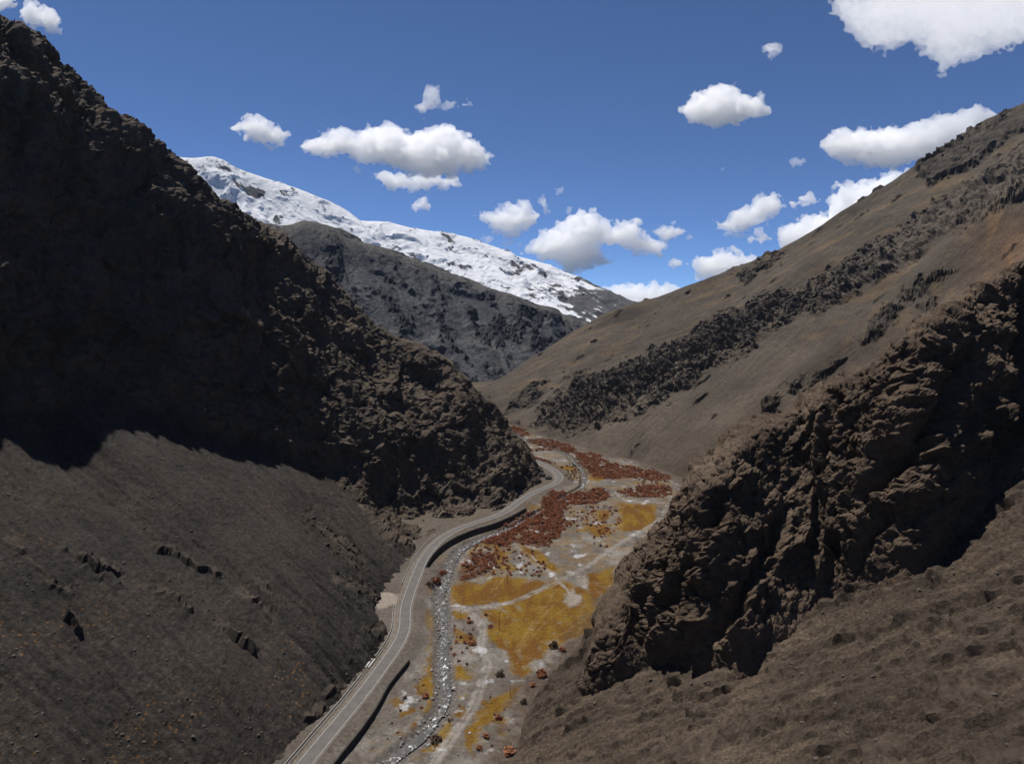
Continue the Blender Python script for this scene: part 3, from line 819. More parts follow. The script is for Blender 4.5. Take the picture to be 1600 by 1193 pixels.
def build_spur():
    CR = [((902, 1092), (915, 1050), 1.02), ((950, 1080), (945, 985), 1.06), ((1010, 1048), (992, 905), 1.125), ((1090, 1036), (1052, 838), 1.135), ((1165, 1030), (1100, 758), 1.19), ((1230, 978), (1175, 690), 1.19),
          ((1300, 928), (1255, 642), 1.19), ((1370, 908), (1345, 592), 1.19), ((1430, 892), (1425, 530), 1.19), ((1500, 832), (1505, 475), 1.205), ((1575, 772), (1600, 408), 1.24), ((1660, 690), (1720, 305), 1.26), ((1800, 560), (1880, 150), 1.26)]
    cols = []
    for (f, c, k) in CR:
        d = float(slope_depth(*f)); F_ = P(*f, d); C_ = P(*c, d * k)
        e = C_ - F_; out = np.array([e[0], e[1], 0]) / np.linalg.norm(e[:2])
        cols.append([F_ - e * .12 - np.array([0, 0, 5.0])] + [F_ + e * np.array([h, h, v]) for h, v in ((0, 0), (.3, .27), (.55, .53), (.8, .80), (1, 1))] + [C_ + out * 22 + np.array([0, 0, -9]), C_ + out * 75 + np.array([0, 0, -75])])
    nu, nv = 520, 330
    S, N, U, Vv, tu, tv = loft(cols, nu, nv, .3)
    if N[np.argmin(np.abs(S - P(1300, 800, 280)).sum(1)), 2] < 0: N = -N
    px, py = project(S)
    n_w = fbm(S / 22.0, 4, 503); n_s = fbm(S / 6.0, 3, 507)
    a1, _, av = worley((S + 2.5 * np.stack([gnoise(S / 7, 511), gnoise(S / 7, 512), gnoise(S / 7, 513)], 1)) / 9.0, 521, .5)
    b1, b2, bv = worley(S / np.array([4.4, 4.4, 5.5]) + .25 * n_s[:, None], 523, .9)
    c1, c2, cv = worley(S / 2.0 + .2 * n_s[:, None], 525, .9)
    knob = 3.0 * (.5 - a1 ** 2) + 1.0 * (.5 - b1 ** 2) + .4 * (.5 - c1 ** 2) + 2.4 * av + 1.7 * bv + .8 * cv - 2.0 - .7 * np.exp(-(b2 - b1) * 10)
    ra = px * .90 + py * .42; rl = -px * .42 + py * .90
    rib = ridged(np.stack([ra / 120.0, rl / 420.0], 1) + .4 * n_w[:, None], 2, 531, gain=.4)
    rib2 = ridged(np.stack([ra / 46.0, rl / 170.0], 1) + .5 * n_w[:, None], 2, 533)
    up = sstep(tv[1] - 3, tv[1] + 22, Vv); brow = 1 - .55 * np.exp(-((Vv - tv[5]) / 12.0) ** 2)
    GUL = [([(1610, 420), (1593, 467), (1566, 569), (1578, 656), (1559, 745), (1530, 790)], 12, 15), ([(1500, 530), (1468, 609), (1448, 670), (1418, 724), (1384, 768), (1350, 800)], 13, 16), ([(1318, 610), (1303, 663), (1294, 730), (1280, 770)], 9, 12),
           ([(1520, 610), (1540, 690), (1550, 730)], 7, 10), ([(1320, 838), (1303, 894), (1262, 952), (1225, 985)], 12, 16), ([(1215, 780), (1197, 870), (1161, 928), (1120, 1000), (1060, 1045)], 10, 15), ([(1130, 760), (1110, 850), (1075, 930), (1010, 1020)], 7, 12),
           ([(1400, 800), (1370, 860), (1330, 905)], 8, 12), ([(1040, 880), (1010, 960), (960, 1040)], 6, 10)]
    gul = np.zeros(len(S))
    for line, dep, w in GUL:
        d, t = line_d(px + 8 * n_s + 9 * n_w, py + 6 * n_s, line)
        gul = np.maximum(gul, .85 * dep * np.clip(1 - (d / (1.35 * w)) ** 1.1, 0, 1) * sstep(-.01, .12, t) * (1 - .6 * sstep(.85, 1, t)))
    tip = sstep(900, 1010, px) * .75 + .25
    disp = up * brow * tip * (8.5 * rib + 3.2 * rib2 - 5.5 + 6.0 * fbm(S / 40.0, 2, 537) - gul) + (.25 + .75 * up) * (knob - .4) * (.5 + .5 * tip) * (1 - .42 * sstep(tv[5] - 10, tv[5] + 3, Vv))
    Vt = S + N * disp[:, None]
    tint = np.ones((len(S), 3)) * (1 + .3 * fbm(S / 30, 3, 541))[:, None] * np.array([1.06, .98, .90]) * 1.35
    me = mesh_np('rock_spur', Vt, grid_faces(nu, nv), mat_right, {'rock': np.ones(len(S)), 'tint': np.clip(tint, .5, 1.7), 'tuft': np.zeros(len(S))})
    link('rock_spur', me, kind='structure', label='brown knobbly rock spur with deep gullies on the right slope')
build_spur()

# ------------------------------------------------------------------ dark hill behind, snow mountain
def build_hill():
    C = [(180, 345, 1850), (330, 350, 1880), (430, 352, 1900), (490, 347, 1900), (545, 372, 1920), (600, 391, 1950), (700, 430, 2000), (800, 462, 2050), (870, 490, 2100), (925, 508, 2150), (1010, 560, 2250)]
    Fw = [(-900, 1330), (-620, 1350), (-420, 1380), (-300, 1400), (-200, 1430), (-130, 1450), (0, 1480), (90, 1550), (170, 1640), (230, 1750), (340, 1950)]
    cols = []
    for (x, y, d), (fx, fy) in zip(C, Fw):
        c = P(x, y, d); f = np.array([fx, fy, 45.0])
        cols.append([f + (f - c) * 0.1] + [f + (c - f) * s + np.array([0, 0, b]) for s, b in ((0, 0), (.25, -12), (.5, -15), (.75, -6), (1, 0))] + [c + np.array([60, 200, -40]), c + np.array([150, 600, -420])])
    nu, nv = 320, 220
    S, N, U, Vv, tu, tv = loft(cols, nu, nv)
    if N[len(N) // 2, 2] < 0: N = -N
    px, py = project(S)
    nw = fbm(S / 90, 4, 203)
    rib = ridged(np.stack([U / 105.0, Vv / 650.0], 1) + .4 * nw[:, None], 3, 207, gain=.4)
    rock = sstep(0.15, 0.27, fbm(np.stack([U / 60.0, Vv / 150.0], 1) + .5 * nw[:, None], 5, 211)) * sstep(tv[5] - 20, tv[5] - 130, Vv)
    rock = np.maximum(rock, sstep(60, -20, poly_sd(px, py, [(430, 352), (640, 500), (760, 590), (780, 640), (1000, 600), (905, 495), (700, 420), (500, 340)])) * .7 * (rock > 0.3))
    uv_ = np.stack([U, Vv, 0 * U], 1) + 14 * nw[:, None]
    f1, f2, v = worley(uv_ / np.array([26.0, 80, 1]), 215, .6); g1, g2, gv = worley(uv_ / np.array([11.0, 30, 1]), 217, .6)
    disp = 20 * rib + 12 * fbm(S / 200, 2, 219) + rock * (6 * v + 3 * gv + 6 * (0.5 - f1 ** 2)) + 1.0 * fbm(S / 12, 3, 221) - 14
    disp *= 1 - .6 * np.exp(-((Vv - tv[5]) / 60) ** 2)
    Vt = S + N * disp[:, None]
    crest = sstep(tv[5] - 130, tv[5] - 10, Vv)[:, None]
    tint = np.ones((len(S), 3)) * (1 + .25 * nw + .35 * fbm(np.stack([U / 18.0, Vv / 260.0], 1) + .3 * nw[:, None], 3, 225))[:, None] * (1 + crest * np.array([.5, .38, .16]))
    me = mesh_np('dark_hill', Vt, grid_faces(nu, nv), mat_hill, {'rock': rock, 'tint': np.clip(tint, .5, 2), 'tuft': 0 * rock})
    link('dark_hill', me, kind='structure', label='slate brown hill with dark crags below the snow mountain')

def build_snow():
    C = [(60, 300, 3900), (190, 262, 4000), (262, 246, 4050), (300, 248, 4080), (338, 246, 4100), (372, 262, 4130), (405, 274, 4160), (450, 290, 4200), (500, 309, 4250), (545, 330, 4300), (565, 344, 4330), (600, 347, 4360),
         (650, 358, 4400), (720, 369, 4480), (770, 385, 4540), (800, 398, 4560), (840, 410, 4600), (880, 434, 4640), (920, 462, 4680), (957, 489, 4720), (1010, 530, 4800), (1120, 600, 4900)]
    cols = []
    for k, (x, y, d) in enumerate(C):
        c = P(x, y, d); h = c[2] - 80
        f = np.array([c[0] + 900, 2950 + 20 * k, 80.0])
        cols.append([f] + [f + (c - f) * s + np.array([0, 0, b * h]) for s, b in ((.25, -.04), (.5, -.06), (.75, -.04), (1, 0))] + [c + np.array([100, 300, -120]), c + np.array([200, 800, -500])])
    nu, nv = 400, 200
    S, N, U, Vv, tu, tv = loft(cols, nu, nv)
    if N[len(N) // 2, 2] < 0: N = -N
    px, py = project(S)
    nw = fbm(S / 220, 4, 303)
    r1 = ridged(np.stack([U / 330.0, Vv / 1200.0], 1) + .35 * nw[:, None], 3, 307, gain=.4)
    r2 = ridged(np.stack([U / 70.0, Vv / 260.0], 1) + .5 * nw[:, None], 4, 309)
    r3 = ridged(np.stack([U / 30.0, Vv / 240.0], 1) + .6 * nw[:, None], 3, 310)
    disp = 40 * r1 + 4 * r2 + 3.5 * r3 + 1.5 * fbm(S / 30, 3, 311) - 40
    disp *= 1 - .85 * np.exp(-((Vv - tv[4]) / 200) ** 2)
    crag = sstep(.15, .45, fbm(S / 130, 5, 313))
    f1, f2, v = worley(S / 45.0, 315, .7)
    disp += crag * 9 * v
    Vt = S + N * disp[:, None]
    # bare ground: lower slopes, the right-hand end, crags
    low = sstep(0.0, 1.0, ((py - (350 + (px - 300) * 0.235)) / 60) + .5 * nw)
    rightend = sstep(830, 960, px + 60 * nw) * 0.75
    bare = np.clip(.12 + 0.75 * np.clip(low - .25, 0, 1) + rightend + .26 * fbm(S / np.array([60, 60, 60]), 4, 317) + .35 * fbm(np.stack([U / 22.0, Vv / 160.0], 1) + .5 * nw[:, None], 4, 319) + .45 * crag - .22 * r1 + 0.22 + .22 * sstep(400, 330, px) * sstep(300, 262, py), 0, 1)
    me = mesh_np('snow_mountain', Vt, grid_faces(nu, nv), mat_snow, {'bare': bare})
    link('snow_mountain', me, kind='structure', label='long snow covered mountain ridge at the head of the valley')

m_, nt_, b_ = new_mat('snow over rock'); t_ = NT(nt_)
p_ = t_.pos()
f_ = t_.math('ADD', t_.attr('bare').outputs['Fac'], t_.math('MULTIPLY', t_.math('SUBTRACT', t_.noise(t_.scaled(p_, (1, 1, .55)), 0.05, 10, 0.8), 0.5), 1.3))
geo_ = t_.n('ShaderNodeNewGeometry')
mask_ = t_.ramp(f_, [(0.46, (0, 0, 0)), (0.60, (1, 1, 1))])
rockc_ = t_.mix(t_.noise(p_, 0.02, 5, .6), (.035, .036, .040), (.085, .082, .080))
t_.l(t_.mix(mask_, (.56, .575, .605), rockc_), b_.inputs['Base Color'])
t_.l(t_.bump(t_.noise(p_, 0.03, 9, 0.7), 0.55, 7.0), b_.inputs['Normal'])
mat_snow = m_
build_hill()
build_snow()

# broad ground under everything
mat_base = simple_mat('plain gravel', (.09, .08, .07), (.13, .11, .095), .02)
v = [(-2600, -900, -22), (3200, -900, -22), (3200, 6600, -22), (-2600, 6600, -22)]
link('ground', mesh_np('ground', v, [(0, 1, 2, 3)], mat_base), kind='structure', label='broad gravel ground below the mountains')

# ------------------------------------------------------------------ road
def offset_line(xy, d):
    t = np.gradient(xy, axis=0); t /= np.linalg.norm(t, axis=1, keepdims=True)
    return xy + np.stack([t[:, 1], -t[:, 0]], 1) * d

road_s = smooth_line(road_co, 3.0)
road_z = F0 + FS * road_s[:, 1] + np.interp(np.linspace(0, 1, len(road_s)), bench_t, bench)

def ribbon(xy, z, d0, d1, dz=0.0, n=2):
    rows = [np.column_stack([offset_line(xy, d), z + dz]) for d in np.linspace(d0, d1, n)]
    v = np.stack(rows, 1)
    return v.reshape(-1, 3), grid_faces(len(xy), n)[:, ::-1]

def sweep(xy, z0, z1, w0, w1):
    """a closed wall along a line: z0 bottom, z1 top, side offsets w0..w1"""
    a, b = offset_line(xy, w0), offset_line(xy, w1)
    v = np.stack([np.column_stack([a, z0]), np.column_stack([a, z1]), np.column_stack([b, z1]), np.column_stack([b, z0])], 1)
    n = len(xy); f = []
    for k in range(n - 1):
        for j in range(4):
            j2 = (j + 1) % 4
            f.append((k * 4 + j, (k + 1) * 4 + j, (k + 1) * 4 + j2, k * 4 + j2))
    f += [(0, 1, 2, 3), ((n - 1) * 4 + 3, (n - 1) * 4 + 2, (n - 1) * 4 + 1, (n - 1) * 4)]
    return v.reshape(-1, 3), np.array(f)

mat_asphalt = simple_mat('worn asphalt', lin(108, 105, 102, 1.0), lin(124, 120, 116, 1.05), .25, .2, .05, .9, 2.5)
mat_shoulder = simple_mat('gravel shoulder', lin(108, 100, 92, 1.0), lin(138, 128, 118, 1.1), .3, .4, .2, .95, 1.8)
mat_paint = simple_mat('white road paint', (.34, .33, .31), (.56, .55, .53), .4, .1, .02, .8)
mat_concrete = simple_mat('weathered concrete', (.30, .28, .26), (.48, .46, .43), .5, .3, .1, .9, 2.0)
mat_stone = simple_mat('dark dry stone', (.055, .050, .046), (.12, .108, .098), .9, .8, .4, .95, 2.2)
mat_white = simple_mat('white painted stone', (.6, .59, .57), (.78, .77, .75), 1.2, .2, .05, .85)

sv, sf = ribbon(road_s, road_z, -6.6, 4.6, 0.02, 5)
sh = link('road_shoulder', mesh_np('road_shoulder', sv, sf, mat_shoulder), kind='structure', label='pale gravel shoulder along the valley road')
rv, rf = ribbon(road_s, road_z, -3.6, 3.6, 0.05, 3)
rd_o = link('road', mesh_np('road', rv, rf, mat_asphalt), kind='structure', label='narrow asphalt road winding up the valley')
for d in (-3.05, 3.05):
    v_, f_ = ribbon(road_s, road_z, d - .16, d + .16, 0.065)
    link('edge_line', mesh_np('edge_line', v_, f_, mat_paint), rd_o)

def seg(line, t0, t1):
    n = len(line); return line[int(t0 * (n - 1)):int(t1 * (n - 1)) + 1]

# drain channel on the hill side
def road_index(px, py):
    g = G(np.array(float(px)), np.array(float(py)))[:2]
    return int(np.argmin(((road_s - g) ** 2).sum(1)))
def drain(i0, i1, label):
    e = bpy.data.objects.new('drain_channel', None); col.objects.link(e)
    xy = road_s[i0:i1]; z = road_z[i0:i1]
    e['label'] = label; e['category'] = 'drain'; e['group'] = 'roadside drain channels'
    for w0, w1, h in ((-6.75, -6.45, .25), (-7.75, -7.35, .75)):
        v_, f_ = sweep(xy, z - 1.0, z + h, w0, w1)
        link('channel_wall', mesh_np('channel_wall', v_, f_, mat_concrete), e)
drain(road_index(400, 1290), road_index(592, 1056), 'long concrete drain along the hill side of the road, below the culvert')
drain(road_index(606, 1035), road_index(636, 945), 'concrete drain on the hill side between the culvert and the gravel lay-by')
drain(road_index(646, 915), road_index(700, 843), 'concrete drain on the hill side beyond the gravel lay-by')

ci = road_index(598, 1046)
cb = bpy.data.objects.new('culvert', None); col.objects.link(cb)
cb['label'] = 'white culvert headwalls across the roadside drain'; cb['category'] = 'culvert'
for w0, w1, hh in ((-6.9, -6.2, .7), (-8.6, -7.8, .7)):
    v_, f_ = sweep(road_s[ci - 1:ci + 3], road_z[ci - 1:ci + 3] - .8, road_z[ci - 1:ci + 3] + hh, w0, w1)
    link('headwall', mesh_np('headwall', v_, f_, mat_white), cb)

# retaining walls
def wall(line, name, label, top, drop, thick, stones, mat):
    xy = smooth_line(line, 2.0)
    inner = offset_line(xy, -2.0)
    z = F0 + FS * xy[:, 1] + np.interp(line_d(xy[:, 0], xy[:, 1], road_co)[1], bench_t, bench)
    e = bpy.data.objects.new(name, None); col.objects.link(e)
    e['label'] = label; e['category'] = 'wall'
    jit = 0.25 * fbm(xy / 5.0, 2, 401)
    v_, f_ = sweep(xy, z - drop, z + top + jit, -thick * .5, thick * .7)
    link('wall_body', mesh_np('wall_body', v_, f_, mat), e)
    if stones:
        q = smooth_line(line, 2.4)
        zz = F0 + FS * q[:, 1] + np.interp(line_d(q[:, 0], q[:, 1], road_co)[1], bench_t, bench) + top
        t = np.gradient(q, axis=0)
        bx = np.array([(x, y, zc) for x in (-.6, .6) for y in (-.3, .3) for zc in (-.2, .75)], float)
        bx[1::2, :2] *= .88
        me = mesh_np('parapet_stone', bx, [(0, 1, 3, 2), (4, 6, 7, 5), (0, 4, 5, 1), (2, 3, 7, 6), (1, 5, 7, 3), (0, 2, 6, 4)], mat_concrete)
        for k in range(1, len(q) - 1):
            o = link('parapet_stone', me, e)
            o.location = (q[k, 0], q[k, 1], zz[k]); o.rotation_euler[2] = math.atan2(t[k, 1], t[k, 0]) + random.uniform(-.05, .05)
            o.scale = (random.uniform(.85, 1.1), 1, random.uniform(.85, 1.15))
wall(wall_a, 'terrace_wall', 'low dark stone wall stepping down from the road verge near the stream', .15, 4.6, .7, False, mat_stone)
wall(wall_b, 'retaining_wall', 'tall dark retaining wall with pale parapet stones on the road bend', .1, 6.5, .8, True, mat_stone)

# ------------------------------------------------------------------ river
m_, nt_, b_ = new_mat('stream water with foam'); t_ = NT(nt_); p_ = t_.pos()
n_ = t_.noise(t_.scaled(p_, (1, .6, 1)), .42, 6, .7, .6)
foam_ = t_.ramp(n_, [(.57, (0, 0, 0)), (.66, (1, 1, 1))])
t_.l(t_.mix(foam_, t_.mix(t_.noise(p_, .1, 3), (.05, .05, .048), (.11, .10, .092)), (.74, .76, .80)), b_.inputs['Base Color'])
t_.l(t_.math('MULTIPLY_ADD', foam_, .5, .18), b_.inputs['Roughness'])
t_.l(t_.bump(t_.noise(p_, .9, 4, .6), .4, .3), b_.inputs['Normal'])
rw = 2.6 + 0.8 * fbm(river_xy / 25.0, 2, 411)
L_, R_ = [], []
rx = smooth_line(river_xy, 4.0)
rwid = 2.4 + 1.3 * fbm(rx / 22.0, 2, 413)
up_ = sstep(575, 610, rx[:, 1]); mid_ = up_ * (1 - sstep(690, 740, rx[:, 1]))
rwid = rwid * (1 - .45 * up_) * (1 - .75 * mid_)
rzz = F0 + FS * rx[:, 1] - 1.35
t0 = np.gradient(rx, axis=0); t0 /= np.linalg.norm(t0, axis=1, keepdims=True); nn = np.stack([t0[:, 1], -t0[:, 0]], 1)
v_ = np.stack([np.column_stack([rx - nn * rwid[:, None], rzz]), np.column_stack([rx + nn * rwid[:, None], rzz])], 1).reshape(-1, 3)
link('stream', mesh_np('stream', v_, grid_faces(len(rx), 2)[:, ::-1], m_), kind='structure', label='shallow white-flecked stream in a stony bed')

# ------------------------------------------------------------------ stones
PHI = (1 + 5 ** .5) / 2
ICO_V = np.array([(-1, PHI, 0), (1, PHI, 0), (-1, -PHI, 0), (1, -PHI, 0), (0, -1, PHI), (0, 1, PHI), (0, -1, -PHI), (0, 1, -PHI), (PHI, 0, -1), (PHI, 0, 1), (-PHI, 0, -1), (-PHI, 0, 1)], float) / math.hypot(1, PHI)
ICO_F = np.array([(0, 11, 5), (0, 5, 1), (0, 1, 7), (0, 7, 10), (0, 10, 11), (1, 5, 9), (5, 11, 4), (11, 10, 2), (10, 7, 6), (7, 1, 8), (3, 9, 4), (3, 4, 2), (3, 2, 6), (3, 6, 8), (3, 8, 9), (4, 9, 5), (2, 4, 11), (6, 2, 10), (8, 6, 7), (9, 8, 1)])
def blobs(pts, size, squash=.6, jitter=.4, seed=1):
    r = np.random.default_rng(seed); n = len(pts)
    v = ICO_V[None] * (1 + r.uniform(-jitter, jitter, (n, 12, 1)))
    v = v * np.array([1, 1, squash]) * np.asarray(size)[:, None, None] * r.uniform(.75, 1.3, (n, 1, 3))
    a = r.uniform(0, 6.28, n); ca, sa = np.cos(a)[:, None], np.sin(a)[:, None]
    v = np.stack([v[..., 0] * ca - v[..., 1] * sa, v[..., 0] * sa + v[..., 1] * ca, v[..., 2]], -1)
    v = v + np.asarray(pts)[:, None]
    f = ICO_F[None] + (np.arange(n) * 12)[:, None, None]
    return v.reshape(-1, 3), f.reshape(-1, 3)

mat_pebble = simple_mat('pale river stone', (.20, .19, .18), (.48, .465, .45), .35, .3, .1)
k = rng.integers(0, len(rx) - 1, 2600)
off = rng.normal(0, 3.4, 2600) * (1 - .5 * up_[k]); keep = (np.abs(off) < 8) & (rng.random(2600) > .95 * mid_[k]) & (rng.random(2600) > .6 * up_[k])
xy = rx[k] + nn[k] * off[:, None] + t0[k] * rng.uniform(-2, 2, (2600, 1)); xy = xy[keep]
sz = .26 + .8 * rng.random(len(xy)) ** 4
zz = floor_z(xy[:, 0], xy[:, 1])
v_, f_ = blobs(np.column_stack([xy, np.maximum(zz, F0 + FS * xy[:, 1] - 1.4) + .1 * sz]), sz)
link('river_stones', mesh_np('river_stones', v_, f_, mat_pebble), kind='stuff', label='pale rounded stones filling the stream bed', category='stones')

fx = rng.uniform(-110, 190, 6500); fy = 270 + 700 * rng.random(6500) ** 1.6
d_ = road_frame(fx, fy); r_ = line_d(fx, fy, river_co)[0]
inside = poly_sd(fx, fy, G2([(470, 1230), (600, 1060), (650, 940), (690, 870), (780, 830), (850, 775), (880, 735), (830, 690), (870, 690), (1000, 725), (1070, 745), (1075, 775), (1035, 830), (985, 905), (905, 1010), (838, 1085), (800, 1193), (780, 1240)]))
ok_ = (inside > 0) & (d_ > 5.5) & (r_ > 5)
fx, fy = fx[ok_], fy[ok_]; sz = .12 + .5 * rng.random(len(fx)) ** 6
v_, f_ = blobs(np.column_stack([fx, fy, floor_z(fx, fy) + .1 * sz]), sz, seed=12)
link('floor_stones', mesh_np('floor_stones', v_, f_, simple_mat('mixed floor stone', (.12, .11, .10), (.42, .40, .38), .23, .3, .1)), kind='stuff', label='loose stones strewn over the valley floor', category='stones')
mat_loose = simple_mat('loose slope stone', (.07, .06, .052), (.19, .165, .14), .5, .5, .3)
def scatter_on(surf, n, cond, smin, smax, seed, power=4):
    S, N, Vt, rock, px, py = surf
    idx = np.where(cond(px, py, rock, S))[0]
    r = np.random.default_rng(seed); idx = r.choice(idx, min(n, len(idx)), replace=False)
    return Vt[idx], smin + (smax - smin) * r.random(len(idx)) ** power
inview = lambda px, py: (px > -40) & (px < 1640) & (py > -40) & (py < 1230)
pts, sz = scatter_on(LEFT, 5000, lambda px, py, rk, S: inview(px, py) & (rk < .1) & (S[:, 1] < 600), .12, .85, 5, 7)
v_, f_ = blobs(pts, sz, seed=6)
link('slope_stones', mesh_np('slope_stones', v_, f_, mat_loose), kind='stuff', label='loose stones strewn over the left gravel slope', category='stones')
pts, sz = scatter_on(RIGHT, 4500, lambda px, py, rk, S: inview(px, py) & (S[:, 1] < 700), .12, .9, 7, 7)
v_, f_ = blobs(pts, sz, seed=8)
link('slope_stones', mesh_np('slope_stones', v_, f_, mat_loose), kind='stuff', label='loose stones strewn over the right brown slope', category='stones')
mat_tuft = simple_mat('dry orange tuft', (.13, .075, .03), (.22, .135, .06), .6, .3, .2)
pts, sz = scatter_on(LEFT, 1500, lambda px, py, rk, S: inview(px, py) & (rk < .1) & (px < 420) & (S[:, 1] < 430) & (fbm(S / 35.0, 3, 421) > 0.02), .18, .42, 9, 1.5)
v_, f_ = blobs(pts, sz, .8, .4, seed=10)
link('dry_tufts', mesh_np('dry_tufts', v_, f_, mat_tuft), kind='stuff', label='dry orange brown tufts dotting the left gravel slope', category='tufts')

mat_boulder = simple_mat('dark boulder', (.05, .046, .043), (.11, .10, .09), .5, .8, .5)
def boulder(px, py, w, label, mat=None):
    g = G(np.array(float(px)), np.array(float(py))); D = g[1]
    r = np.random.default_rng(int(px * 7 + py))
    import bmesh
    bm = bmesh.new(); bmesh.ops.create_icosphere(bm, subdivisions=3, radius=1.0)
    c = np.array([v.co for v in bm.verts])
    f1, f2, val = worley(c * 1.3 + r.uniform(0, 90, 3), 7, .8)
    sc = w * D / FPX / 2
    c = c * (0.8 + .35 * val[:, None] + .1 * fbm(c * 3 + 5, 2, 3)[:, None]) * np.array([1.15, .95, .75]) * sc
    for v, q in zip(bm.verts, c): v.co = q
    me = bpy.data.meshes.new('boulder'); bm.to_mesh(me); bm.free(); me.materials.append(mat or mat_boulder)
    o = link('boulder', me, label=label, category='boulder')
    o.location = (g[0], g[1], float(floor_z(g[:1], g[1:2])[0]) + .35 * sc)
boulder(846, 746, 11, 'larger dark boulder between the cliff nose and the road bend')
boulder(857, 750, 9, 'smaller dark boulder nearer the road at the bend')
boulder(843, 740, 6, 'small dark boulder right behind the larger one at the bend')
boulder(734, 1146, 4.5, 'small white boulder on the golden grass beside the lower dirt track', mat_white)
boulder(709, 1070, 5, 'white boulder at the stream edge above the pool', mat_white)

# ------------------------------------------------------------------ shrubs
def leaf_mat(name, a, b):
    a = tuple(np.array(a) * ALB); b = tuple(np.array(b) * ALB)
    m, nt, bs = new_mat(name); t = NT(nt)
    oi = t.n('ShaderNodeObjectInfo').outputs['Random']
    f = t.math('ADD', t.math('MULTIPLY', oi, .5), t.math('MULTIPLY', t.noise(t.pos(), .28, 3, .6), .6))
    c = t.mix(t.ramp(f, [(.25, (0, 0, 0)), (.8, (1, 1, 1))]), a, b)
    t.l(c, bs.inputs['Base Color']); bs.inputs['Roughness'].default_value = .8
    return m
mat_red = leaf_mat('rust red leaves', (.38, .135, .070), (.62, .27, .14))
mat_brown = leaf_mat('brown twigs and leaves', (.085, .055, .040), (.19, .115, .075))
mat_twig = simple_mat('grey brown twig', (.05, .04, .035), (.10, .08, .07), 2.0)

def leaves(n, seed, shape=(1, 1, .9)):
    """small tilted leaf quads spread through a ragged bush about 1 m in radius"""
    r = np.random.default_rng(seed)
    k = 7
    cl = r.normal(0, 1, (k, 3)); cl /= np.linalg.norm(cl, axis=1, keepdims=True); cl *= r.uniform(.25, .75, (k, 1)); cl[:, 2] = np.abs(cl[:, 2]) * .9 + .15
    c = cl[r.integers(0, k, n)]
    d = r.normal(0, 1, (n, 3)); d /= np.linalg.norm(d, axis=1, keepdims=True)
    p = c + d * (r.random((n, 1)) ** .4) * .42
    p[:, 2] = np.clip(p[:, 2], .08, None)
    p *= np.array(shape)
    a = r.normal(0, 1, (n, 3)); a /= np.linalg.norm(a, axis=1, keepdims=True)
    b = np.cross(a, r.normal(0, 1, (n, 3))); b /= np.linalg.norm(b, axis=1, keepdims=True)
    s = r.uniform(.09, .18, (n, 1))
    q = np.stack([p - a * s, p + b * s * .7, p + a * s, p - b * s * .7], 1)
    return q.reshape(-1, 3), np.arange(n * 4).reshape(n, 4)

def twigs(seed, n=9):
    r = np.random.default_rng(seed); V = []; Fc = []
    for k in range(n):
        a = r.uniform(0, 6.28); h = r.uniform(.5, 1.05); o = r.uniform(.15, .7)
        base = np.array([.08 * math.cos(a), .08 * math.sin(a), -.15]); tip = np.array([o * math.cos(a), o * math.sin(a), h])
        side = np.array([-math.sin(a), math.cos(a), 0]); up = np.cross(side, tip - base); up /= np.linalg.norm(up)
        i = len(V)
        for q in (side, -.5 * side + .87 * up, -.5 * side - .87 * up): V.append(base + q * .035)
        V.append(tip)
        Fc += [(i, i + 1, i + 3), (i + 1, i + 2, i + 3), (i + 2, i, i + 3)]
    return np.array(V), np.array(Fc)

def two_mat_mesh(name, seed, n, mat, shape=(1, 1, .9)):
    lv, lf = leaves(n, seed, shape); tv_, tf = twigs(seed + 50)
    tf4 = np.column_stack([tf, tf[:, 2]])
    me = bpy.data.meshes.new(name)
    me.from_pydata(np.vstack([lv, tv_]).tolist(), [], lf.tolist() + (tf + len(lv)).tolist())
    me.materials.append(mat); me.materials.append(mat_twig)
    me.polygons.foreach_set('material_index', np.array([0] * len(lf) + [1] * len(tf), np.int32))
    return me
RED_ME = [two_mat_mesh('red_shrub', 500 + k, 230, mat_red, (1, 1, .85 + .12 * (k % 3))) for k in range(7)]
BROWN_ME = [two_mat_mesh('brown_shrub', 600 + k, 150, mat_brown) for k in range(4)]

def place(me, px, py, w, hk=1.0):
    g = G(np.array(float(px)), np.array(float(py)))
    sc = w * g[1] / FPX / 2
    o = link('shrub', me)
    o.location = (g[0], g[1], float(floor_z(g[:1], g[1:2])[0]))
    o.scale = (sc, sc, sc * hk); o.rotation_euler[2] = random.uniform(0, 6.28)
    return o

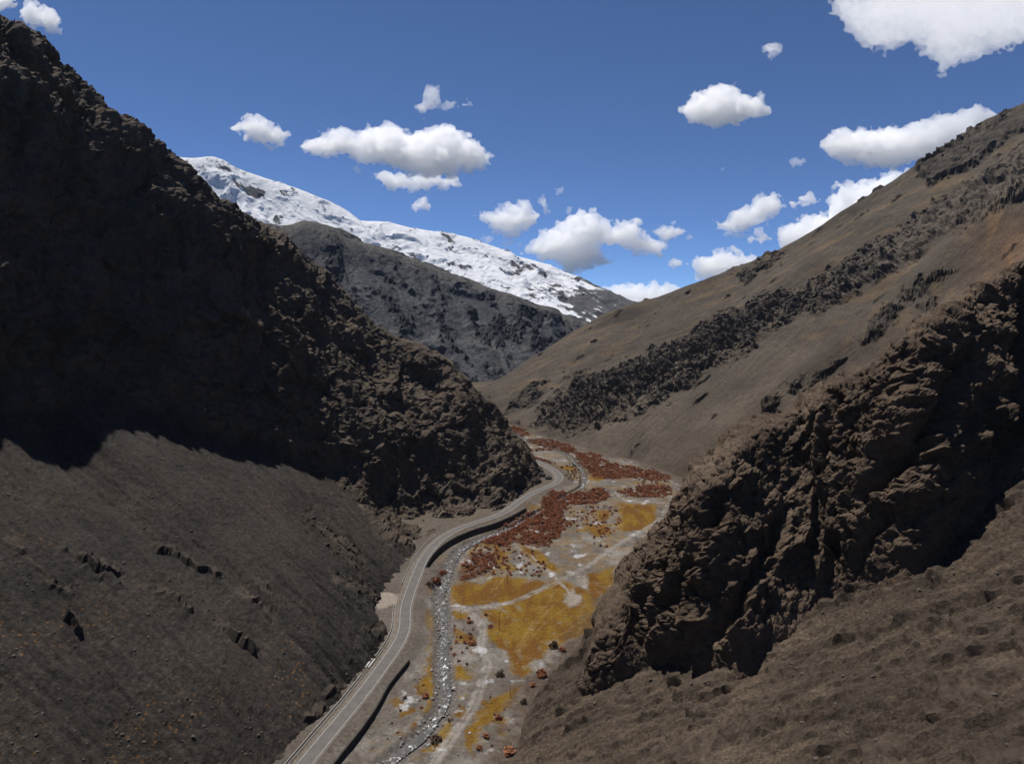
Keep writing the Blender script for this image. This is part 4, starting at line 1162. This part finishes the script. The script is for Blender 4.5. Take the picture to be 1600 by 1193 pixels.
# the shrubs one can single out: foliage and stems as parts
NAMED = [((847, 1056, 24, 1), 'large rust red shrub at the foot of the right slope, beside the golden field'), ((819, 1096, 15, 0), 'round dark shrub on the right gravel slope, just off the golden field edge'),
         ((832, 1071, 13, 1), 'small red shrub among white stones at the lower tip of the golden field'), ((778, 1120, 14, 1), 'dark red shrub on the grass edge left of the pale gully'),
         ((838, 1128, 12, 0), 'bare brown shrub alone on the pale gravel right of the gully'), ((759, 1152, 17, 1), 'red topped shrub right of the lower golden grass'),
         ((748, 1172, 15, 1), 'red and black shrub at the bottom of the lower golden grass'), ((795, 1176, 25, 1), 'big rust red shrub standing at the bottom of the valley'),
         ((680, 1158, 23, 0), 'wide brown shrub between the dark lower stream and the dirt track'), ((703, 1125, 10, 0), 'small brown shrub beside the lower dirt track and dark stream'),
         ((666, 1088, 16, 1), 'dark red shrub on the golden grass left of the stream bend'), ((658, 1105, 8, 1), 'small red shrub on golden grass just below the bigger one at the stream bend'),
         ((633, 1091, 10, 0), 'dark brown shrub on bare ground between terrace wall and stream'), ((781, 1056, 17, 0), 'spreading brown shrub on grey gravel right of the dirt track bend'),
         ((737, 1006, 17, 1), 'tall rust red shrub on the inner side of the dirt track bend'), ((733, 973, 11, 1), 'red shrub next to the dirt track where it leaves the ford'),
         ((683, 908, 22, 1), 'tall red shrub on the bank between road and stream, above the ford'), ((691, 893, 17, 1), 'red shrub at the upper end of the roadside bank by the retaining wall'),
         ((673, 917, 18, 0), 'blackish shrub at the lower end of the roadside bank by the road'), ((766, 980, 11, 1), 'red shrub at the left edge of the big golden field'),
         ((759, 962, 9, 1), 'lone spiky red shrub at the upper left of the big golden field'), ((866, 1010, 20, 0), 'brown thorny shrub on the lower right rim of the golden field'),
         ((879, 1015, 15, 1), 'red shrub beside the brown thorny one on the rim of the golden field'), ((951, 952, 13, 1), 'red shrub against the rock spur at the right end of the golden field'),
         ((1041, 824, 19, 0), 'brown shrub by the track below the rock spur'), ((1057, 812, 17, 1), 'orange red shrub uphill of the brown one below the rock spur'),
         ((1074, 796, 19, 0), 'large brown shrub at the top of the track below the rock spur')]
LM = {}
def parts_of(kind, seed):
    key = (kind, seed)
    if key not in LM:
        lv, lf = leaves(330 if kind else 240, 700 + seed, (1, 1, .95)); tv_, tf = twigs(760 + seed, 12)
        LM[key] = (mesh_np('foliage', lv, lf, mat_red if kind else mat_brown), mesh_np('stem', tv_, tf, mat_twig))
    return LM[key]
for j, ((px, py, w, kind), lab) in enumerate(NAMED):
    g = G(np.array(float(px)), np.array(float(py))); sc = w * g[1] / FPX / 2
    e = bpy.data.objects.new('shrub', None); col.objects.link(e)
    e.location = (g[0], g[1], float(floor_z(g[:1], g[1:2])[0])); e.scale = (sc, sc, sc); e.rotation_euler[2] = random.uniform(0, 6.28)
    e['label'] = lab; e['category'] = 'shrub'; e['group'] = 'single shrubs of the valley floor'
    a_, b_ = parts_of(kind, j % 5)
    link('foliage', a_, e); link('stem', b_, e)

# small loose shrubs, then the thickets
AREAS = [(0, 'rust red shrub in the dense thicket below the retaining wall', 2.7), (1, 'rust red shrub in the thicket between the road bend and the upper stream', 2.9), (2, 'rust red shrub in the farthest thicket beside the cliff nose', 3.6),
         (3, 'rust red shrub in the far thicket strip above the upper stream', 3.4), (4, 'rust red shrub in the thin far strip across the stream', 3.4), (5, 'rust red shrub in the strip just above the far road', 3.2),
         (6, 'rust red shrub in the broad thicket at the foot of the right slope', 3.0), (7, 'rust red shrub in the thicket above the upper golden field', 3.2), (8, 'rust red shrub in the patch right of the stony stream', 3.6)]
SPARSE = [(0, 'scattered red shrub between the thickets and the upper golden field', 5.4, .85), (1, 'scattered red shrub on the white ground above the lower golden field', 5.0, .8), (2, 'scattered red shrub under the right slope by the upper track', 5.2, .8), (3, 'scattered shrub on the gravel inside the road bend', 6.0, .4),
          (4, 'scattered shrub between the stony stream and the dirt track', 5.0, .7), (5, 'scattered red shrub at the lower edge of the big thicket', 4.6, .9), (6, 'scattered shrub along the upper stream', 5.0, .6), (7, 'small brown shrub on bare ground between the terrace wall and the stream', 7.0, .15), (8, 'small brown shrub between the lower stream and the dirt track', 7.0, .2),
          (9, 'small shrub on pale stones right of the lower golden grass', 8.0, .4)]
cands = []
def fill(poly, step, label, red, grow):
    lo, hi = poly.min(0), poly.max(0)
    gx, gy = np.meshgrid(np.arange(lo[0], hi[0], step), np.arange(lo[1], hi[1], step))
    q = np.column_stack([gx.ravel(), gy.ravel()]) + rng.uniform(-.5, .5, (gx.size, 2)) * step
    sd = poly_sd(q[:, 0] + 2 * fbm(q / 9, 2, 431), q[:, 1] + 2 * fbm(q / 9, 2, 433), poly)
    q = q[(sd > 0) & (rng.random(len(q)) < np.clip(.35 + sd / 9.0, 0, 1))] if step < 4 else q[sd > 0]
    if step > 4: q = q[fbm(q / 14.0, 2, 435) > -.18]
    else: q = q[fbm(q / 11.0, 3, 437) > -.20]
    d = road_frame(q[:, 0], q[:, 1]); r_ = line_d(q[:, 0], q[:, 1], river_co)[0]
    ok = (d > 6.5) & (r_ > np.where((q[:, 1] > 590) & (q[:, 1] < 740), 1.2, 3.2))
    for (w, tl) in tracks[:3]: pass
    for (tl, w) in tracks[:3]:
        ok &= line_d(q[:, 0], q[:, 1], tl)[0] > w + 1.2
    for x, y in q[ok]:
        s_ = grow * random.choice((random.uniform(.45, .8), random.uniform(.8, 1.15), random.uniform(1.0, 1.4)))
        cands.append((s_ / y * 1.0, x, y, s_, random.random() < red, label))
for i, lab, st in AREAS: fill(red_xy[i], st * .84, lab, .94, 1.8)
for i, lab, st, rd in SPARSE: fill(sparse_xy[i], st, lab, rd, 1.55 if i < 7 else .8)
def finer(x, y, s_, lab):
    if 'retaining wall' in lab:
        d, t = line_d(np.array([x]), np.array([y]), wall_b, True)
        side = 'wall side' if d[0] < 16 else ('middle' if d[0] < 34 else 'field side'); end = 'lower end' if t[0] < .4 else ('centre' if t[0] < .75 else 'upper end')
        size = 'tall' if s_ > 2.15 else ('small' if s_ < 1.7 else 'middling')
        return '%s rust red shrub in the dense thicket below the retaining wall, %s, %s' % (size, end, side)
    if 'right of the stony stream' in lab:
        d, t = line_d(np.array([x]), np.array([y]), river_co, True)
        size = 'tall' if s_ > 2.15 else ('small' if s_ < 1.7 else 'middling')
        return '%s rust red shrub in the patch right of the stony stream, %s' % (size, 'on the bank' if abs(d[0]) < 13 else ('in its middle' if abs(d[0]) < 24 else 'farther from the water'))
    return lab
cands.sort(key=lambda c: -c[0])
N_IND = 272
cxy = np.array([(c[1], c[2]) for c in cands]); cz = floor_z(cxy[:, 0], cxy[:, 1])
for k, (ap, x, y, s_, red, lab) in enumerate(cands[:N_IND]):
    area = lab; lab = finer(x, y, s_, lab)
    o = link('shrub', random.choice(RED_ME if red else BROWN_ME), label=lab, category='shrub', group=area.replace('rust red shrub', 'rust red shrubs').replace('red shrub ', 'red shrubs ').replace('shrub ', 'shrubs '))
    o.location = (x, y, cz[k]); o.scale = (s_, s_, s_ * random.uniform(.85, 1.2)); o.rotation_euler[2] = random.uniform(0, 6.28)
# the rest: one mass
tv_l, tf_l, tm_l = [], [], []
nb = 0
LO = [leaves(78, 800 + k) for k in range(12)]
for k, (ap, x, y, s_, red, lab) in enumerate(cands[N_IND:]):
    lv, lf = LO[k % 12]
    a = random.uniform(0, 6.28); ca, sa = math.cos(a), math.sin(a)
    s_ *= 1.05
    v_ = np.column_stack([lv[:, 0] * ca - lv[:, 1] * sa, lv[:, 0] * sa + lv[:, 1] * ca, lv[:, 2]]) * s_
    c0 = v_.reshape(-1, 4, 3).mean(1, keepdims=True); v_ = (c0 + (v_.reshape(-1, 4, 3) - c0) * 1.5).reshape(-1, 3)
    tv_l.append(v_ + np.array([x, y, cz[N_IND + k]])); tf_l.append(lf + nb); nb += len(lv); tm_l.append(np.full(len(lf), 0 if red else 1))
link('shrub_thicket', mesh_np('shrub_thicket', np.vstack(tv_l), np.vstack(tf_l), [mat_red, mat_brown], None, np.concatenate(tm_l)), kind='stuff',
     label='rust red shrub thicket covering the upper valley floor', category='thicket')


# ------------------------------------------------------------------ utility poles
mat_pole = simple_mat('grey weathered pole', (.10, .085, .07), (.17, .15, .13), 1.5, .3, .05)
def tube(p0, p1, r0, r1, n=8):
    p0, p1 = np.array(p0, float), np.array(p1, float); ax = p1 - p0; ax /= np.linalg.norm(ax)
    s = np.cross(ax, [0, 0, 1] if abs(ax[2]) < .9 else [1, 0, 0]); s /= np.linalg.norm(s); u = np.cross(ax, s)
    a = np.arange(n) * 2 * math.pi / n
    ring = np.cos(a)[:, None] * s + np.sin(a)[:, None] * u
    v = np.vstack([p0 + ring * r0, p1 + ring * r1])
    f = [(k, (k + 1) % n, n + (k + 1) % n, n + k) for k in range(n)] + [tuple(range(n))[::-1], tuple(range(n, 2 * n))]
    return v.tolist(), f
def tube_me(name, mat, *segs):
    V, Fc = [], []
    for sgm in segs:
        v, f = tube(*sgm); Fc += [tuple(i + len(V) for i in q) for q in f]; V += v
    me = bpy.data.meshes.new(name); me.from_pydata(V, [], Fc); me.materials.append(mat); return me
ME_SHAFT = tube_me('shaft', mat_pole, ((0, 0, -.6), (0, 0, 8.4), .17, .11))
ME_ARM = tube_me('crossarm', mat_pole, ((-.95, 0, 7.9), (.95, 0, 7.9), .07, .07, 6))
ME_INS = tube_me('insulator', mat_white, ((0, 0, 7.95), (0, 0, 8.2), .06, .04, 6))
for px, py, h, lab in ((653, 1078, 21, 'utility pole on bare ground between terrace wall and stream'), (797, 1089, 28, 'utility pole on the lower tip of the golden grass'), (780, 983, 29, 'utility pole in the big golden field'),
                       (720, 969, 18, 'utility pole between the ford and the stream bank shrubs'), (793, 912, 16, 'utility pole above the track among scattered shrubs')):
    g = G(np.array(float(px)), np.array(float(py))); k = h * g[1] / FPX / 8.4
    e = bpy.data.objects.new('utility_pole', None); col.objects.link(e)
    e['label'] = lab; e['category'] = 'pole'; e['group'] = 'utility poles along the valley'
    e.location = (g[0], g[1], float(floor_z(g[:1], g[1:2])[0])); e.scale = (max(k, .7),) * 3; e.rotation_euler[2] = .5
    link('shaft', ME_SHAFT, e); link('crossarm', ME_ARM, e)
    for dx in (-.85, .85, 0):
        o = link('insulator', ME_INS, e); o.location = (dx, 0, .45 if dx == 0 else 0)

# ------------------------------------------------------------------ clouds
def surface_nets(f):
    s = f > 0
    nx, ny, nz = f.shape
    c = [(a, b, d) for a in (0, 1) for b in (0, 1) for d in (0, 1)]
    sub = lambda A, o: A[o[0]:nx - 1 + o[0], o[1]:ny - 1 + o[1], o[2]:nz - 1 + o[2]]
    cnt = sum(sub(s, o).astype(np.int8) for o in c)
    act = (cnt > 0) & (cnt < 8)
    ii = np.argwhere(act)
    acc = np.zeros((len(ii), 3)); n = np.zeros(len(ii))
    for a in c:
        for k in range(3):
            if a[k]: continue
            b = list(a); b[k] = 1
            va = sub(f, a)[act]; vb = sub(f, b)[act]
            x = (va > 0) != (vb > 0)
            t = np.where(x, va / np.where(x, va - vb, 1), 0)
            p = np.repeat(np.array([a], float), len(ii), 0); p[:, k] += t
            acc += p * x[:, None]; n += x
    V = ii + acc / n[:, None]
    idx = np.full(act.shape, -1); idx[act] = np.arange(len(ii))
    F = []
    for k in range(3):
        o = [slice(1, -1)] * 3; o[k] = slice(0, -1)
        o2 = [slice(1, -1)] * 3; o2[k] = slice(1, None)
        e = s[tuple(o)] != s[tuple(o2)]
        w = np.argwhere(e); sg = s[tuple(o)][e]
        off = np.ones(3, int); off[k] = 0
        w = w + off
        u, v = [(1, 2), (2, 0), (0, 1)][k]
        du = np.zeros(3, int); du[u] = 1; dv = np.zeros(3, int); dv[v] = 1
        q = np.stack([idx[tuple((w - du - dv).T)], idx[tuple((w - dv).T)], idx[tuple(w.T)], idx[tuple((w - du).T)]], 1)
        q[~sg] = q[~sg][:, ::-1]
        F.append(q)
    return V, np.vstack(F)

CLOUD_DENS = 0.6
def upsample(f, k):
    for ax in range(3):
        n = f.shape[ax]; t = np.linspace(0, n - 1, (n - 1) * k + 1)
        i = np.minimum(t.astype(int), n - 2); w = (t - i).reshape([-1 if j == ax else 1 for j in range(3)]).astype(np.float32)
        f = np.take(f, i, ax) * (1 - w) + np.take(f, i + 1, ax) * w
    return f

def cloud(polys, depth, label, thick=.75, seed=0, wisp=0.0, dens=.11, step=2.2):
    allp = np.vstack([np.array(p, float) for p in polys])
    lo, hi = allp.min(0) - 14, allp.max(0) + 14
    hh = min(hi[1] - lo[1], hi[0] - lo[0]) * .5 * thick + 6
    K = 3; cst = step * K
    xs = np.arange(lo[0], hi[0] + cst, cst); ys = np.arange(lo[1], hi[1] + cst, cst); cs = np.arange(-hh, hh + cst, cst)
    X, Y, C = np.meshgrid(xs, ys, cs, indexing='ij')
    p = np.column_stack([X.ravel(), Y.ravel(), C.ravel()]).astype(np.float32)
    x2, y2 = np.meshgrid(xs, ys, indexing='ij')
    sd = np.full(x2.shape, -99.0)
    for q in polys:
        sd = np.maximum(sd, poly_sd(x2.ravel(), y2.ravel(), q).reshape(x2.shape))
    sd = np.where(sd > 0, 30 * (1 - np.exp(-sd / 30)), sd)
    w1, _, _ = worley(p / 22.0, 930 + seed)
    f = np.repeat(sd[..., None], len(cs), 2).ravel() - .62 * np.abs(p[:, 2]) / thick + 9 * gnoise(p / 27.0, 900 + seed) + 9 * (.62 - w1) + 1.8
    f = upsample(f.reshape(X.shape).astype(np.float32), K)
    xs, ys, cs = (np.linspace(q[0], q[-1], n) for q, n in zip((xs, ys, cs), f.shape))
    band = np.abs(f) < 13
    i = np.argwhere(band)
    p = np.column_stack([xs[i[:, 0]], ys[i[:, 1]], cs[i[:, 2]]]).astype(np.float32)
    w2, _, _ = worley(p / 9.0, 950 + seed)
    f[band] += 9.5 * fbm(p / 13.0, 4, 910 + seed, gain=.56) + 6.5 * (.6 - w2) - .5 - (3.0 + 7 * np.abs(fbm(p / 12.0, 3, 970 + seed))) * wisp
    step = xs[1] - xs[0]
    for k in range(3):
        sl = [slice(None)] * 3
        for e in (0, -1):
            sl[k] = e; f[tuple(sl)] = -1
    V, Fc = surface_nets(f)
    m = depth / FPX
    cx, cy = (lo + hi) / 2
    qx, qy, qc = xs[0] + V[:, 0] * step, ys[0] + V[:, 1] * step, cs[0] + V[:, 2] * step
    lean = 6.0 if 'huge' in label else 0.0             # the overhead one is a flat sheet seen from below
    V = CAM + rays(qx, qy) * (depth + m * (qc + lean * (cy - qy)))[:, None] - P(cx, cy, depth)
    mt = bpy.data.materials.new('cloud vapour'); mt.use_nodes = True
    nt = mt.node_tree; nt.nodes.clear()
    o_ = nt.nodes.new('ShaderNodeOutputMaterial'); vs = nt.nodes.new('ShaderNodeVolumeScatter')
    vs.inputs['Color'].default_value = (1, 1, 1, 1); vs.inputs['Density'].default_value = CLOUD_DENS * dens / m; vs.inputs['Anisotropy'].default_value = .25
    nt.links.new(vs.outputs[0], o_.inputs['Volume'])
    me = mesh_np('cloud', V, Fc, mt, smooth=True)
    ob = link('cloud', me, label=label, category='cloud', group='clouds over the valley')
    ob.location = P(cx, cy, depth)
    return len(Fc)

CL = [([[(580, 272), (600, 268), (640, 277), (680, 271), (717, 278), (717, 292), (690, 295), (640, 298), (608, 292)]], 12800, 'flat ragged cloud strip just below the largest cloud', .9, .1, .12),
      ([[(470, 228), (500, 212), (530, 201), (560, 208), (580, 198), (610, 195), (640, 208), (670, 201), (700, 196), (730, 210), (750, 228), (770, 243), (755, 262), (725, 272), (690, 280), (650, 275), (620, 265), (590, 258), (560, 248), (530, 238), (505, 243), (480, 240)]], 11000, 'largest bright cloud, above the snowy ridge', 1.0, 0, .12),
      ([[(358, 200), (380, 188), (400, 180), (425, 192), (455, 213), (435, 230), (410, 224), (385, 215)]], 9500, 'small white cloud left of the largest one', .9, 0, .12),
      ([[(33, 20), (45, 4), (70, 10), (94, 30), (92, 53), (70, 46), (45, 40)]], 8000, 'small white cloud over the left cliff top', .9, 0, .12),
      ([[(-30, -14), (20, -12), (22, 6), (0, 14), (-30, 10)]], 8000, 'sliver of cloud in the top left corner', .9, 0, .12),
      ([[(644, 172), (660, 150), (663, 134), (684, 130), (686, 150), (692, 158), (716, 160), (700, 170), (682, 178), (665, 184)]], 9000, 'wispy torn cloud above the largest one', .7, .7, .07),
      ([[(748, 337), (780, 325), (820, 317), (840, 335), (836, 352), (800, 367), (770, 357)]], 16000, 'cloud over the middle of the snowy ridge', .9, .1, .12),
      ([[(808, 397), (850, 362), (880, 345), (905, 328), (930, 326), (945, 345), (970, 348), (995, 343), (1005, 365), (1042, 380), (1030, 397), (990, 397), (960, 380), (940, 387), (952, 410), (920, 422), (890, 428), (868, 412), (840, 402)]], 17000, 'big double cloud above the right end of the snowy ridge', .9, .1, .12),
      ([[(1063, 172), (1085, 148), (1130, 131), (1160, 148), (1190, 150), (1199, 172), (1170, 188), (1130, 197), (1110, 200), (1080, 192)]], 8500, 'compact round topped cloud alone in the blue', 1.0, 0, .12),
      ([[(1293, 12), (1310, -20), (1450, -60), (1660, -60), (1660, 66), (1600, 72), (1560, 80), (1500, 95), (1475, 112), (1458, 95), (1420, 70), (1385, 82), (1360, 77), (1320, 47)]], 8200, 'huge cloud cut by the top right corner', .55, .2, .08),
      ([[(1283, 225), (1300, 203), (1330, 198), (1370, 200), (1420, 193), (1480, 178), (1530, 166), (1565, 180), (1560, 230), (1480, 250), (1420, 254), (1380, 264), (1350, 257), (1300, 247)]], 9500, 'long cloud resting on the upper right ridge', .9, .1, .12),
      ([[(1116, 352), (1150, 330), (1180, 310), (1215, 301), (1228, 320), (1200, 342), (1160, 362)]], 13000, 'middle sized cloud left of the ridge-hugging one', .9, .1, .12),
      ([[(1228, 316), (1260, 301), (1278, 313), (1245, 324)]], 13000, 'little cloud between two larger ones above the right ridge', .8, .1, .12),
      ([[(1212, 362), (1240, 343), (1290, 330), (1308, 288), (1350, 283), (1400, 268), (1440, 268), (1440, 300), (1340, 380), (1250, 400), (1222, 388)]], 13500, 'tall cloud rising behind the right ridge', .9, .05, .12),
      ([[(1083, 407), (1110, 395), (1140, 388), (1170, 398), (1185, 405), (1170, 430), (1120, 440), (1093, 432)]], 16000, 'cloud half hidden behind the low part of the right ridge', .9, .1, .12),
      ([[(915, 450), (960, 448), (1000, 443), (1072, 450), (1060, 480), (1000, 500), (950, 495)]], 22000, 'low cloud bank in the notch between snow and ridge', .9, .1, .12),
      ([[(633, 322), (660, 313), (674, 320), (650, 329)]], 12000, 'tiny flat cloud below the largest one', .9, .1, .12),
      ([[(1023, 362), (1050, 350), (1067, 365), (1040, 374)]], 15000, 'tiny cloud right of the double cloud', .9, .1, .12),
      ([[(1043, 412), (1056, 405), (1070, 411), (1056, 418)]], 17000, 'tiny cloud below right of the double cloud', .9, .1, .12),
      ([[(1170, 373), (1188, 362), (1207, 372), (1190, 382)]], 15000, 'tiny cloud under the middle sized one by the ridge', .9, .1, .12),
      ([[(840, 315), (850, 304), (862, 318), (852, 328)]], 15000, 'faint puff above the double cloud', .9, .6, .07),
      ([[(858, 289), (868, 283), (878, 292), (868, 297)]], 15000, 'faintest small puff high above the double cloud', .9, .5, .07),
      ([[(1192, 75), (1206, 66), (1226, 70), (1222, 84), (1204, 86)]], 8000, 'faint torn puff left of the huge corner cloud', .9, .7, .06)]
SCRAPS = [(762, 373, 9, 16000, 'tiny scrap below the cloud over the snowy ridge'), (800, 379, 15, 16000, 'ragged scrap between the ridge cloud and the double cloud'), (830, 384, 7, 16000, 'speck of cloud touching the double cloud'),
          (835, 309, 8, 15000, 'thin scrap up and left of the double cloud'), (884, 323, 8, 15000, 'thin scrap straight above the double cloud'), (1080, 372, 7, 15000, 'speck of cloud between double cloud and ridge'),
          (1148, 366, 16, 13000, 'flat scrap below the middle sized cloud'), (1245, 255, 12, 9500, 'torn scrap at the tip of the long ridge cloud'), (1130, 262, 6, 10000, 'faint speck below the compact cloud'),
          (1470, 118, 10, 8200, 'torn scrap hanging under the huge corner cloud'), (560, 262, 10, 11000, 'shred under the left half of the largest cloud'), (722, 164, 9, 9000, 'shred beside the wispy torn cloud')]
for (x_, y_, w_, d_, lab_) in SCRAPS:
    CL.append(([[(x_ - w_, y_ + 1), (x_ - w_ * .3, y_ - w_ * .45), (x_ + w_ * .5, y_ - w_ * .35), (x_ + w_, y_), (x_ + w_ * .4, y_ + w_ * .4), (x_ - w_ * .4, y_ + w_ * .35)]], d_, lab_, .8, .35, .06))
nt_c = 0
for k, (polys, dep, lab, th, wi, de) in enumerate(CL):
    big = max(np.ptp(np.array(polys[0]), axis=0)) > 200
    nt_c += cloud(polys, dep, lab, th, k, wi, de, 2.3 if big else (1.2 if max(np.ptp(np.array(polys[0]), axis=0)) < 45 else 1.9))


# ------------------------------------------------------------------ thin mountain air
if True:
    lo, hi = np.array([-2700, -950, -24.0]), np.array([3300, 6700, 1400.0])
    v = [(x, y, z) for x in (lo[0], hi[0]) for y in (lo[1], hi[1]) for z in (lo[2], hi[2])]
    mt = bpy.data.materials.new('thin air'); mt.use_nodes = True
    nt = mt.node_tree; nt.nodes.clear()
    o_ = nt.nodes.new('ShaderNodeOutputMaterial'); pv = nt.nodes.new('ShaderNodeVolumePrincipled')
    pv.inputs['Color'].default_value = (.55, .72, 1, 1); pv.inputs['Density'].default_value = 1.1e-5; pv.inputs['Anisotropy'].default_value = 0.0
    nt.links.new(pv.outputs[0], o_.inputs['Volume'])
    link('haze', mesh_np('haze', v, [(0, 1, 3, 2), (4, 6, 7, 5), (0, 4, 5, 1), (2, 3, 7, 6), (1, 5, 7, 3), (0, 2, 6, 4)], mt), kind='stuff', label='thin blue mountain air filling the valley', category='haze')
